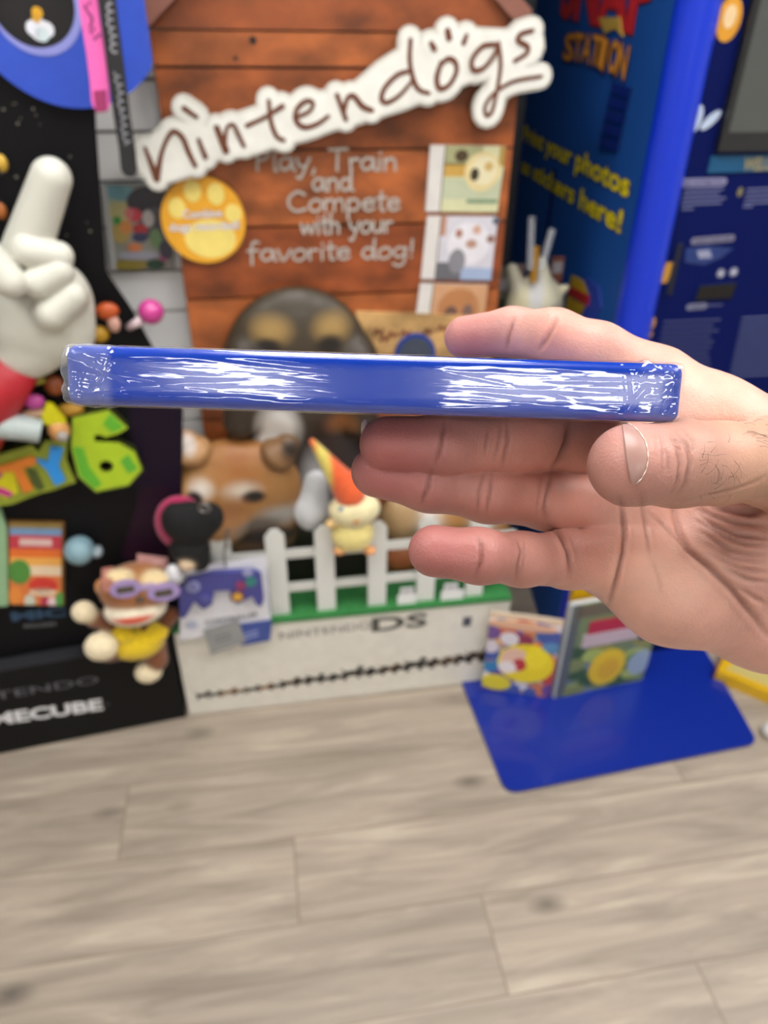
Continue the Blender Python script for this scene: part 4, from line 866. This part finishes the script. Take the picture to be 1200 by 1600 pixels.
# side lettering
b = MB()
def word(fr, t, a, c, h, w, col, back, off=.0, bo=.05): b.text(fr, t, fr.px(*a, w), fr.px(*c, w), h, w, back, off=bo); b.text(fr, t, fr.px(*a, w + .0006), fr.px(*c, w + .0006), h, w + .0006, col, off=off)
word(Fs, 'Print your photos', (818, 219), (980, 308), .040, .001, 'ffee22', '5c1c18', .018, .055)
b.build('slogan', PRINT, kiosk); b = MB(); word(Fs, 'as stickers here!', (815, 268), (968, 364), .040, .001, 'ffee22', '5c1c18', .018, .055)
b.build('slogan', PRINT, kiosk); b = MB(); word(Fs, 'SNAP', (876, 22), (1012, 52), .115, .001, 'd32a34', '5e1626', .04, .06)
b.build('red_logo', PRINT, kiosk); b = MB()
for i, ch in enumerate('STATION'):
    x = 880 + i * 13.6; y = 92 + 24 * ((i / 6) ** 2); word(Fs, ch, (x, y), (x + (6 if ch == 'I' else 13), y + 3 + i * .8), .052, .002 + .0003 * i, 'eea038', '5e1f22', .02, .06)
b.poly(Fs, Fs.pts([(936, 28), (946, 52), (962, 44), (974, 58), (970, 26)], .001), 0, .003, 'c9a54a')
b.build('orange_logo', PRINT, kiosk)
b = MB()
for i in range(5):
    y = 128 + i * 21; x = 957 - i * 4.5; b.poly(Fs, Fs.pts([(x, y), (x + 28, y + 9), (x + 25, y + 25), (x - 4, y + 16)], .003), 0, .004, '0c2a86', '06154a')
b.build('vent', PAINT, kiosk)
b = MB(); b.poly(Fs, Fs.pts([(915, 432), (935, 448), (940, 480), (925, 510), (900, 520), (890, 490), (895, 450)], .002), 0, .002, '2c44a8')
b.poly(Fs, Fs.pts([(893, 430), (912, 440), (920, 462), (889, 450)], .0026), 0, .0026, 'c9a52a'); b.poly(Fs, Fs.pts([(887, 445), (921, 462), (918, 478), (885, 458)], .0034), 0, .0034, 'b3282c'); b.poly(Fs, Fs.pts([(886, 462), (914, 478), (905, 496), (882, 490)], .0030), 0, .0030, 'c9a52a')
b.build('badge', PRINT, kiosk)
# console: screen, prompts, slots
b = MB(); q = Fk.pts([(1168, 0), (1122, 236)]); u0 = Fk.px(1124, 235)[0]
uL = Fk.px(1145, 110)[0]; vB = Fk.px(1124, 236)[1]; b.rect(Fk, uL, vB, kw - .02, KH - .1, 0, .012, '1a1b1d'); b.rect(Fk, uL + .012, vB + .03, kw - .05, KH - .15, .012, .0125, '4a4d4b'); b.build('screen', GLOSS, kiosk)
b = MB(); p = Fk.px(1104, 270); p2 = Fk.px(1110, 243); b.rect(Fk, p[0], p[1], kw, p2[1], 0, .003, '0a4f78'); b.text(Fk, 'WELCOME', Fk.px(1160, 266, .003), Fk.px(1236, 264, .003), .02, .0036, '8d8460', off=.04)
def lines(x0, y0, x1, n, dy, col, seed, jag=.25):
    r_ = np.random.RandomState(seed)
    for i in range(n):
        y = y0 + i * dy; xe = x1 - (x1 - x0) * jag * r_.rand(); sh = -i * dy * .22
        a, c = Fk.px(x0 + sh, y), Fk.px(xe + sh, y - (xe - x0) * .045); b.ribbon(Fk, [a, c], .0034, 0, .001, col)
def pill(x0, y0, x1, y1, h, t, col, tc_): a, c = Fk.px(x0, y0), Fk.px(x1, y1); b.ribbon(Fk, [a, c], h, 0, .001, col); e_ = (c[0] - a[0]); b.text(Fk, t, (a[0], a[1] - h * .32), (c[0], c[1] - h * .32), h * .62, .0016, tc_, off=.01)
pill(1062, 286, 1130, 284, .013, 'CARD INFORMATION', '8d8bb0', '3a3c66'); lines(1070, 298, 1136, 4, 7.2, '5d628c', 1); lines(1066, 327, 1084, 1, 7, '5d628c', 2)
lines(1168, 296, 1230, 4, 7.2, '5d628c', 3); lines(1162, 323, 1176, 1, 7, '5d628c', 2)
for x, y in ((1057, 303), (1156, 300)): c = Fk.px(x, y); b.poly(Fk, circ(c[0], c[1], .005, 12, .008), 0, .001, '7c7650')
pill(1084, 377, 1143, 372, .012, 'INSERT CARD HERE', '7f7d94', '34365c')
b.poly(Fk, Fk.pts([(1072, 388), (1104, 384), (1145, 388), (1128, 402), (1100, 414), (1070, 410)]), 0, .0008, '1d3470'); b.poly(Fk, Fk.pts([(1088, 392), (1108, 390), (1112, 402), (1092, 404)]), 0, .0014, '8f93ae')
for x, y in ((1126, 427), (1146, 425)): c = Fk.px(x, y); b.poly(Fk, circ(c[0], c[1], .0085, 18), 0, .001, '85879c'); b.poly(Fk, circ(c[0], c[1], .0035, 12), 0, .0015, 'c9cad6')
pill(1077, 480, 1100, 478, .012, 'CREDITS', '7c7f98', '30325a'); lines(1106, 477, 1135, 1, 6, '4c5080', 4)
lines(1038, 503, 1128, 14, 8.6, '3f4672', 5, .16); lines(1160, 497, 1240, 12, 8.2, '525c86', 6, .1)
for t, x0, y0, x1, h in (('1', 1030, 440, 1038, .034), ('2', 1002, 525, 1016, .036)): b.text(Fk, t, Fk.px(x0, y0), Fk.px(x1, y0 - .3), h, .001, 'c08d2e', off=.05, shear=.15)
b.build('instructions', PRINT, kiosk)
b = MB(); b.poly(Fk, Fk.pts([(1040, 458), (1058, 380), (1066, 380), (1048, 460)]), 0, .004, '0b1326', '12285c'); b.build('card_slot', PAINT, kiosk)
b = MB(); b.poly(Fk, Fk.pts([(1084, 468), (1092, 446), (1149, 441), (1141, 465)]), 0, .004, '060506', '12285c'); b.build('credit_window', GLOSS, kiosk)
b = MB(); b.poly(Fk, Fk.pts([(1104, 607), (1146, 602), (1148, 618), (1104, 618)]), 0, .003, '05060c'); c = Fk.at(*Fk.px(1158, 620), .008); b.ell(c, .016, 'c8683a'); b.build('coin_button', PAINT, kiosk, smooth=True)
FkS = Fk.off(.0)
b = MB(); c = Fk.px(1139, 30); s_ = mpp(Fk, 1139, 30); b.poly(Fk, circ(c[0], c[1], 19 * s_, 24, 27 * s_), 0, .001, 'd9982c'); b.poly(Fk, circ(c[0], c[1] + 3 * s_, 10 * s_, 20, 14 * s_), .001, .0016, 'e8c99a'); b.build('orange_sticker', PRINT, kiosk)
b = MB(); 
for (x, y, rx, ry, a_) in ((1087, 186, 10, 19, -.15), (1110, 188, 7, 18, -.85)):
    c = Fk.px(x, y); b.poly(Fk, [(c[0] + (math.cos(a_) * px_ - math.sin(a_) * py_), c[1] + (math.sin(a_) * px_ + math.cos(a_) * py_)) for px_, py_ in circ(0, 0, rx * s_, 20, ry * s_)], 0, .001 + rx * 1e-5, 'b9c8de')
b.build('white_sticker', PRINT, kiosk)

# ------------------------------------------------------------------ booklets standing on the foot plate
def slab(nm, label, cat, a, c, top_a, th, base_z, paint, group=None, lean=0.0):
    A, Cc = floor_pt(*a, base_z), floor_pt(*c, base_z); e = Cc - A; wdt = np.linalg.norm(e); fr = Frame(A, e, np.array([0, lean, 1.0])); hh = fr.px(*top_a)[1]
    r = thing(nm, label, cat, (A + Cc) / 2, group); paint(fr, wdt, hh, th, r); return r
def art(b, fr, W, H, w, items):
    for i, (x, y, rx, ry, c) in enumerate(items): b.poly(fr, [(min(max(px_, .0005), W - .0005), min(max(py_, .0005), H - .0005)) for px_, py_ in circ(x * W, y * H, rx * W, 20, ry * H)], w - .0001, w + .0003 + i * .00006, c)
def book_l(fr, W, H, th, r):
    b = MB(); b.rect(fr, 0, 0, W, H, 0, .0008, 'b9a59a', 'a58d80'); rng = np.random.RandomState(4)
    pal = ['4a5a9c', 'b5483a', 'cfc6cf', '3d7fae', 'd8b04a', '8c3a4a', '5c8ab0', 'd9d4d8', '6a4a8c', 'c97a4a']
    art(b, fr, W, H, .0008, [(rng.rand(), rng.rand() * .9, .09 + .06 * rng.rand(), .06 + .04 * rng.rand(), pal[rng.randint(10)]) for _ in range(80)] + [(.45, .88, .5, .05, 'd7a98a'), (.2, .12, .22, .1, 'd8c82a'), (.58, .42, .40, .25, 'e6cf10'), (.42, .45, .2, .16, 'e0b8a0'), (.5, .40, .1, .08, 'b83a30'), (.33, .35, .13, .08, 'e6dcd8'), (.72, .5, .16, .14, 'eeda20')])
    b.rect(fr, 0, H * .93, W, H, .0008, .0016, 'd9bfa4'); b.build('cover', GLOSS, r)
    b = MB(); b.rect(fr, .001, .001, W - .001, H - .001, -th, -.0002, 'd8c9b2'); b.build('page_block', PRINT, r)
slab('booklet', 'comic booklet with yellow round picture, left of the two on the blue plate', 'booklet', (752, 1074), (858, 1089), (765, 955), .006, .007, book_l)
def book_r(fr, W, H, th, r):
    b = MB(); b.rect(fr, 0, 0, W, H, 0, .0008, '6f7f58', 'a9aeb2'); rng = np.random.RandomState(6); pal = ['5d7a3c', '8c8a4a', '3d5630', '9aa85a', '6d7c86', '77804c']
    art(b, fr, W, H, .0008, [(rng.rand(), rng.rand() * .5, .12, .07, pal[rng.randint(6)]) for _ in range(40)] + [(.9, .24, .14, .14, '8fa0b4')])
    b.rect(fr, W * .06, H * .86, W * .97, H * .98, .0008, .003, '5c5448'); b.rect(fr, W * .22, H * .66, W * .97, H * .80, .0008, .0034, 'a8283a'); b.rect(fr, W * .18, H * .53, W * .90, H * .67, .0008, .0036, 'b7a6ae'); b.rect(fr, W * .8, H * .5, W * .99, H * .68, .0008, .0038, '26305c'); b.rect(fr, 0, 0, W * .1, H, .0008, .003, '565c5c')
    c = (W * .52, H * .26); b.poly(fr, circ(c[0], c[1], W * .20, 24, H * .20), .003, .004, 'd4b41c'); b.poly(fr, circ(c[0] + W * .02, c[1] - H * .02, W * .12, 20, H * .12), .004, .0044, 'c9a018'); b.build('cover', GLOSS, r)
    b = MB(); b.rect(fr, -.0035, 0, 0.0008, H, -th, .0025, 'b9bec2'); b.rect(fr, 0, 0, W, H, -th, -.0002, 'c2c6c6'); b.build('case_tray', PAINT, r)
slab('game_case', 'clear-edged game case with green cover and yellow picture, right of the booklet', 'game case', (866, 1090), (1003, 1062), (884, 948), .013, .007, book_r)
b = MB(); A = floor_pt(900, 1066, .007); b.box(A + np.array([-0.022, .016, .188]), (.062, .016, .376), 'd9a814', .12); bx = b.build('card_box', GLOSS); tag(bx, 'plain yellow box standing behind the green game case', 'box')
A, B_ = floor_pt(1112, 1062), floor_pt(1215, 1106); e = (B_ - A) / np.linalg.norm(B_ - A); fr = Frame(A, e); t = thing('toy_box', 'yellow cardboard box lying on the floor right of the blue plate', 'box', A)
b = MB(); L_ = .30; b.rect(fr, 0.004, 0, L_, .034, -.10, 0, 'd2a514'); F2 = Frame(fr.at(0, .034, 0), e, -fr.n); b.poly(F2, [(.02, .02), (L_ - .02, .02), (L_ - .02, .07), (.04, .07)], 0, .0008, 'bfae6a'); b.build('carton', GLOSS, t)
b = MB(); b.rect(fr, 0, 0.0, .0045, .034, -.10, .0005, '6d2434'); b.build('end_flap', PRINT, t)
A = floor_pt(1203, 1150); b = MB(); b.ell(A + np.array([0, 0, .018]), (.022, .022, .018), 'dcdad4'); k_ = b.build('caster', PAINT, smooth=True); tag(k_, 'small white round foot on the floor at the far right edge', 'foot')

# ------------------------------------------------------------------ things hanging around the stands
# controller blister card hung on a peg, with two paper tags
FC2 = Frame((0, 1.262, 0), (1, 0, 0)); q = FC2.pts([(280, 1002), (424, 975), (416, 868), (283, 891)])
hc = thing('controller_pack', 'white hanging card with a purple game controller, hung on the picket fence', 'game controller', FC2.at(*q[0], 0))
b = MB(); b.poly(FC2, rounded(q, [.006] * 4, 4), -.003, 0, 'd9d9df'); 
for i in range(9): c = FC2.px(416.5 + i * .7, 890 + i * 8.2); b.rect(FC2, c[0] - .004, c[1] - .0012, c[0] + .004, c[1] + .0012, 0, .0006, '9aa0b8')
c = FC2.px(300, 976); b.poly(FC2, circ(c[0], c[1], .015, 24), 0, .0005, 'c5c8d8'); b.text(FC2, 'GC', FC2.px(292, 981), FC2.px(308, 978), .012, .001, '6d76a8')
b.text(FC2, 'CONTROLLER', FC2.px(322, 976), FC2.px(404, 962), .012, .001, '5a5c60', off=.02); b.build('card', PRINT, hc)
b = MB(); b.poly(FC2, FC2.pts([(282, 958), (280, 915), (292, 900), (330, 890), (395, 886), (408, 892), (412, 930), (408, 942), (400, 938), (394, 926), (382, 932), (370, 938), (358, 916), (335, 918), (332, 938), (318, 946), (304, 934), (294, 952), (288, 960)]), .002, .014, '3d3f8c'); FCt = FC2.off(.014)
for x, y, r, c in ((302, 916, 11, '8d90b8'), (302, 916, 7, '6a6ea8'), (322, 934, 8, '4d4f98'), (392, 908, 9, '2a7a78'), (376, 914, 8, '8a2c5c'), (371, 931, 12, '57305c'), (371, 931, 8, 'cf9a2c'), (387, 893, 8, '9094bc')): p = FCt.px(x, y); b.poly(FCt, circ(p[0], p[1], r * mpp(FCt, x, y), 20), 0, .003 + (12 - r) * .0003, c)
b.build('controller', PAINT, hc)
b = MB(); b.tube([FC2.at(*FC2.px(352, 884), .003), FC2.at(*FC2.px(350, 862), .006), FC2.at(*FC2.px(354, 846), .004), FC2.at(*FC2.px(362, 856), .002)], .0022, '5d5552', 8); b.tube([FC2.at(*FC2.px(356, 838), -.03), FC2.at(*FC2.px(352, 850), .02)], .0028, 'b9b4b2', 8); b.build('hook', mat('peg_metal', '8d8886', 0.3, metal=0.9), hc)
FC3 = FC2.off(.007)
for pts, nm, lab, c, c2 in (([(318, 985), (372, 968), (384, 1002), (330, 1022)], 'price_tag', 'grey paper price tag hung at the lower edge of the controller card', '8f9090', '74767a'), ([(372, 975), (425, 968), (422, 1000), (380, 1008), (360, 1000)], 'price_tag', 'blue paper tag tucked under the controller card beside the grey one', '3d4f94', '8d98c4')):
    if 'blue' in lab: FC3 = FC2.off(.0035)
    b = MB(); p = FC3.pts(pts); b.poly(FC3, p[::-1], 0, .002, c); m_ = np.mean(p, 0)
    for k_ in (-.008, 0.004): b.ribbon(FC3, [(m_[0] - .02, m_[1] + k_ - .004), (m_[0] + .014, m_[1] + k_ + .005)], .005, .002, .0026, c2)
    tag(b.build(nm, PRINT), lab, 'price tag')
for x, lab in ((636, 'small white price card leaning at the fence foot under the little finger'), (705, 'small white price card at the fence foot, nearer the blue kiosk')):
    y = 918 if x < 650 else 908; Fq_ = Frame((0, 1.282, 0), (1, 0, 0)); p = Fq_.px(x, y); b = MB(); b.rect(Fq_, p[0] - .022, bz + .0005, p[0] + .022 + (.01 if x > 650 else 0), bz + .028, 0, .0015, 'e2e2e2'); b.rect(Fq_, p[0] - .016, bz + .031, p[0] + .016, bz + .05, .001, .002, 'cfcfcf')
    b.rect(Fq_, p[0] - .017, bz + .026, p[0] + .017, bz + .033, .0003, .0012, 'd6d6d6'); b.rect(Fq_, p[0] - .012, bz + .037, p[0] + .012, bz + .041, .002, .0025, '8a8a90'); tag(b.build('price_card', PRINT), lab, 'price card')
# soft toys
Fm = FU.off(.012)
t = thing('toy_monkey', 'brown toy monkey with purple glasses and yellow shirt hanging on the black standee', 'soft toy', wpt(Fm, 212, 1000, 0))
BR, CR = '8d5426', 'e8d8b4'
prim = [LP(Fm, 214, 918, .045, 60, 44, 40, '9a5e2c', .01), LP(Fm, 212, 950, .062, 50, 27, 34, 'e6dcc4', .008), LP(Fm, 185, 905, .07, 24, 18, 18, 'e0c898', .008), LP(Fm, 240, 908, .07, 24, 18, 18, 'e0c898', .008), LP(Fm, 215, 1000, .04, 42, 34, 30, '6d3a18', .01), LP(Fm, 163, 918, .03, 15, 18, 9, 'd9914a', .004),
        CP(Fm, (180, 980), (148, 966), 14, 16, .035, .04, '6d3a18', .008), LP(Fm, 131, 956, .042, 20, 20, 17, CR, .006), CP(Fm, (185, 1015), (170, 1018), 18, 18, .05, .06, '6d3a18', .008), LP(Fm, 158, 1010, .075, 27, 26, 22, CR, .006), CP(Fm, (240, 1010), (245, 1030), 20, 18, .045, .05, '7a4218', .008), LP(Fm, 232, 1049, .055, 22, 20, 18, CR, .006), CP(Fm, (250, 985), (268, 960), 12, 13, .03, .03, '6d3a18', .006)]
pt = [PT(Fm, 208, 966, .095, 32, 7, 'd0482a', .3, 40)]
V, Fq, C, n_ = sculpt(prim, paint=pt, res=.0026, blend=.003); mesh_obj('body', V, Fq, C, PLUSH, t)
V, Fq, C, n_ = sculpt([LP(Fm, 214, 1002, .045, 45, 29, 33, 'd9b80c', .01), LP(Fm, 195, 985, .045, 26, 14, 26, 'd9b80c', .01), LP(Fm, 240, 988, .045, 24, 14, 24, 'd9b80c', .01)], paint=[PT(Fm, 212, 994, .09, 9, 10, '4a4020', .3, 30)], res=.0028); mesh_obj('shirt', V, Fq, C, PLUSH, t)
b = MB(); Fg_ = Fm.off(.095)
for x, y, rx in ((196, 921, 25), (256, 926, 26)):
    s_ = mpp(Fg_, x, y); p = Fg_.px(x, y); b.poly(Fg_, circ(p[0], p[1], rx * s_, 24, 18 * s_), -.004, 0, 'a58fc4', holes=[]); b.rect(Fg_, p[0] - 14 * s_, p[1] - 7 * s_, p[0] + 14 * s_, p[1] + 6 * s_, 0, .001, '4a4334')
p = Fg_.px(226, 918); b.rect(Fg_, p[0] - .02, p[1] - .007, p[0] + .02, p[1] + .006, -.004, -.0004, 'b49cc8'); p = Fg_.px(168, 918); b.rect(Fg_, p[0] - .010, p[1] - .012, p[0] + .012, p[1] + .012, -.05, -.002, 'b87a6a'); b.build('glasses', PAINT, t)
b = MB(); s_ = mpp(Fm, 219, 938); b.ell(wpt(Fm, 219, 937, .099), (6 * s_, 5 * s_, 5 * s_), '2a241e', fr=Fm); b.build('nose', PAINT, t, smooth=True)
b = MB(); b.poly(Fm, Fm.pts([(214, 866), (262, 872), (262, 892), (214, 886)], .03), .028, .03, 'c99a98'); p = Fm.px(238, 880, .03); b.rect(Fm, p[0] - .022, p[1] - .003, p[0] + .022, p[1] + .003, .03, .0306, 'e0bcba'); b.build('header_card', PRINT, t)
# magenta round cushion and a black soft toy in front of the tan puppy
Fb = Frame((0, 1.285, 0), (1, 0, 0)); s_ = mpp(Fb, 300, 812)
V, Fq, C, n_ = sculpt([LP(Fb, 284, 818, -.005, 42, 52, 20, 'a81f52', .01)], res=.003); o = mesh_obj('toy_cushion', V, Fq, C, PLUSH); tag(o, 'magenta ribbed round soft toy half hidden behind the black toy', 'soft toy')
t = thing('toy_dog', 'black soft toy with a metal ring, hung before the tan puppy', 'soft toy', wpt(Fb, 300, 840, .03))
prim = [LP(Fb, 298, 818, .035, 42, 40, 26, '08080a', .01), LP(Fb, 330, 808, .035, 20, 26, 18, '08080a', .01), LP(Fb, 274, 812, .035, 22, 30, 18, '08080a', .01), LP(Fb, 296, 858, .035, 32, 28, 24, '070708', .01), LP(Fb, 312, 876, .04, 16, 18, 16, '070708', .01), LP(Fb, 292, 880, .055, 13, 14, 12, 'd9c0a0', .003), LP(Fb, 272, 898, .05, 14, 20, 12, 'd4d4d8', .003)]
V, Fq, C, n_ = sculpt(prim, res=.0028, blend=.002); mesh_obj('body', V, Fq, C, vc('black_plush', 0.85, 0, 0.1, 120, 0.6, 500), t)
b = MB(); c = wpt(Fb, 319, 794, .072); b.tube([c + Fb.ex * .011 * math.cos(a) + Fb.ey * .009 * math.sin(a) + Fb.n * .003 * math.cos(a) for a in np.linspace(0, 2 * math.pi, 24)], .0022, '9a9a9e', 8); b.build('ring', mat('peg_metal', '8d8886', 0.3, metal=0.9), t, smooth=True)
# pale yellow soft toy with an orange pointed cap
Fv = Frame((0, 1.288, 0), (1, 0, 0)); t = thing('toy_chick', 'pale yellow soft toy with a tall orange pointed cap, sitting on the white fence', 'soft toy', wpt(Fv, 550, 858, .0))
YL = 'e8dc92'
prim = [LP(Fv, 551, 834, .012, 33, 30, 24, 'ead98a', .008), LP(Fv, 554, 795, .018, 40, 29, 26, 'ece0b0', .01), LP(Fv, 518, 818, .022, 10, 8, 8, 'e6c080', .006), LP(Fv, 530, 860, .022, 10, 7, 9, 'df9a62', .006), LP(Fv, 578, 860, .022, 10, 7, 9, 'df9a62', .006)]
V, Fq, C, n_ = sculpt(prim, res=.0025, blend=.003); mesh_obj('body', V, Fq, C, PLUSH, t)
V, Fq, C, n_ = sculpt([CP(Fv, (488, 690), (546, 768), 5, 25, .018, .016, 'e6602c', .006), CP(Fv, (556, 750), (555, 776), 14, 11, .018, .028, 'e6602c', .01)], paint=[PT(Fv, 504, 745, .03, 14, 70, 'e6d66a', .35, 60)], res=.0025); mesh_obj('cap', V, Fq, C, PLUSH, t)
for x in (536, 575): b = MB(); s_ = mpp(Fv, x, 795); b.ell(wpt(Fv, x, 797, .038), (8 * s_, 8 * s_, 5 * s_), '3a6f9c', fr=Fv); b.build('eye', PAINT, t, smooth=True)
b = MB(); s_ = mpp(Fv, 556, 812); b.ell(wpt(Fv, 556, 811, .042), (9 * s_, 6 * s_, 9 * s_), 'c9823a', fr=Fv); b.build('beak', PRINT, t, smooth=True)
# lanyards on a wall peg
peg = thing('wall_hook', 'long metal peg hook on the white slatwall above the blue moon', 'hook', (-.30, 1.45, 1.62)); FLn = Frame((0, 1.225, 0), (1, 0, 0)); ph = FLn.px(150, -60)[1]; pux = FLn.px(140, -40)[0]
b = MB(); b.tube([(pux, 1.452, ph + .004), (pux, 1.20, ph + .004), (pux, 1.195, ph + .018)], .003, 'b0b0b0', 10); b.build('rod', mat('peg_metal', '8d8886', 0.3, metal=0.9), peg); b = MB(); b.box((pux, 1.448, ph + .004), (.03, .006, .04), 'b0b0b0'); b.build('bracket', mat('peg_metal', '8d8886', 0.3, metal=0.9), peg)
b = MB()
def strap(path, wd, w, col, edge): b.ribbon(FLn, FLn.pts(path), wd * mpp(FLn, 170, 100), w - .0015, w, col, edge)
strap([(134, -70), (136, -20), (142, 30), (150, 80), (156, 130), (158, 160)], 29, .004, 'f56cbc', 'c04488'); FL4 = FLn.off(.004)
b.poly(FL4, FL4.pts([(146, 142), (166, 140), (168, 174), (150, 176)]), 0, .0008, 'a03468')
rng = np.random.RandomState(1)
for i in range(12): p = FL4.px(140 + i * .9 + rng.uniform(-6, 6), 8 + i * 5); b.ribbon(FL4, [p, (p[0] + rng.uniform(-.004, .004), p[1] + .004)], .002, 0, .0008, '5c2450')
tag(b.build('lanyard', PRINT), 'bright pink lanyard strap hanging left of the black strap', 'lanyard')
b = MB(); strap([(158, -70), (166, -20), (174, 40), (183, 110), (192, 180), (200, 230), (203, 262)], 27, .010, '232326', '111113'); FL5 = FLn.off(.010)
pp_ = []
for i in range(90):
    t_ = i / 89; y = 2 + 225 * t_; x = 169 + 30 * t_ + 5 * math.sin(i * 1.25) + 1.5 * math.sin(i * .37)
    if 86 < y < 112: 
        if len(pp_) > 1: b.ribbon(FL5, FL5.pts(pp_), .0022, 0, .0008, '9a9aa0')
        pp_ = []; continue
    pp_.append((x, y + 3 * math.cos(i * 1.25)))
b.ribbon(FL5, FL5.pts(pp_), .0022, 0, .0008, '8a8a90'); tag(b.build('lanyard', PRINT), 'black lanyard strap with pale script hanging beside the pink one', 'lanyard')
# game box hung on the slatwall
Fx = Frame((0, 1.445, 0), (1, 0, 0)); q = Fx.pts([(160, 287), (262, 287), (274, 418), (176, 420)]); b = MB(); b.poly(Fx, q[::-1], 0, .012, '8c8c84'); F6 = Fx.off(.012)
B = lambda s_, t: tuple(np.array(q[0]) * (1 - s_) * (1 - t) + np.array(q[1]) * s_ * (1 - t) + np.array(q[2]) * s_ * t + np.array(q[3]) * (1 - s_) * t)
O_ = lambda s0, t0, rs, rt, c, w: b.poly(F6, [B(min(max(s0 + rs * math.cos(a), .01), .99), min(max(t0 - rt * math.sin(a), .01), .99)) for a in np.linspace(0, 2 * math.pi, 20)[:-1]], 0, w, c)
rng = np.random.RandomState(12)
for i, (s0, t0, rs, rt, c) in enumerate([(.2, .12, .3, .2, '6f9aa4'), (.12, .35, .2, .2, '9aa888'), (.3, .3, .25, .12, 'b0a878'), (.75, .2, .4, .2, '2a2a38'), (.8, .45, .3, .2, '4a4a58'), (.45, .34, .12, .08, 'c43a4c'), (.38, .32, .07, .07, 'c86a70'), (.66, .38, .09, .10, 'b8b4b0'), (.52, .5, .12, .06, 'a82c30'), (.5, .6, .12, .06, '2a3258'), (.2, .55, .15, .12, 'a8925a'), (.75, .62, .1, .12, '6a8a5e'), (.18, .4, .06, .05, '3d8a44'), (.3, .48, .1, .08, 'c8854a'), (.4, .72, .12, .05, 'c87848'), (.45, .82, .32, .05, '9a9aa8'), (.3, .93, .3, .06, '8a7a3a'), (.7, .93, .15, .06, '1c4030'), (.85, .85, .07, .04, 'a84a74'), (.9, .75, .12, .12, '3a3c4c')]): O_(s0, t0, rs, rt, c, .0006 + i * .00015)
b.poly(F6, [B(0, 1), B(.08, 1), B(.08, 0), B(0, 0)], 0, .0045, 'b5b5b5')
tag(b.build('boxed_game', GLOSS), 'colourful boxed game on the white slatwall left of the yellow round badge', 'game box')
# cream star toy, clear straws and a pencil beside the kiosk
Fy = Frame((0, 1.50, 0), (1, 0, 0)); t = thing('paper_star', 'cream spiky paper star toy hanging between the doghouse and the blue kiosk', 'toy', wpt(Fy, 835, 470))
V, Fq, C, n_ = sculpt([LP(Fy, 835, 478, 0, 44, 46, 26, 'cdc6a4', .012), CP(Fy, (850, 470), (884, 450), 14, 5, 0, .01, 'cdc6a4', .01), CP(Fy, (815, 470), (800, 420), 16, 8, 0, 0, 'b9b4a0', .01), CP(Fy, (850, 470), (846, 410), 20, 8, 0.01, 0.01, 'cfcbb0', .01), CP(Fy, (825, 520), (800, 600), 22, 10, 0, 0, 'cdc6a4', .01), CP(Fy, (850, 520), (880, 590), 22, 10, 0, 0, 'cdc6a4', .01)], paint=[PT(Fy, 846, 462, .06, 12, 34, 'cccccc', .4, 60)], res=.0035); mesh_obj('star_body', V, Fq, C, PRINT, t)
b = MB(); b.tube([wpt(Fy, 833, 440, .03), wpt(Fy, 837, 386, .03)], .008, 'b07f1c', 12); b.build('orange_stick', PRINT, t)
gm = mat('clear_plastic', 'c8ccd4', 0.2); gm.node_tree.nodes['Principled BSDF'].inputs['Alpha'].default_value = 0.35
for a_, c_ in (((828, 420), (831, 340)), ((846, 420), (863, 358))): b = MB(); b.tube([wpt(Fy, *a_, .045), wpt(Fy, *c_, .045)], .007, 'c8ccd4', 12); b.build('clear_tube', gm, t)
# card packs on the wall behind, seen in the gap
Fz = Frame((0, 1.60, 0), (1, 0, 0))
for i, (x, y, c, c2, lab) in enumerate(((784, 452, '6f6a5c', '3f4a38', 'narrow grey-green card pack hanging right beside the doghouse'), (806, 448, '8a7468', '4a3e38', 'narrow brown card pack hanging between the doghouse and the cream star'), (868, 425, '7a4a34', '3a2420', 'narrow red-brown card pack hanging behind the clear tubes'))):
    b = MB(); p = Fz.px(x, y); b.rect(Fz, p[0] - .014, p[1] - .13, p[0] + .014, p[1] + (.05 if i < 2 else .035), 0, .008, c); b.rect(Fz, p[0] - .011, p[1] - .10, p[0] + .011, p[1] - .02, .008, .0086, c2); b.rect(Fz, p[0] - .011, p[1], p[0] + .011, p[1] + .025, .008, .0086, 'a09a98'); tag(b.build('card_pack', GLOSS), lab, 'card pack')
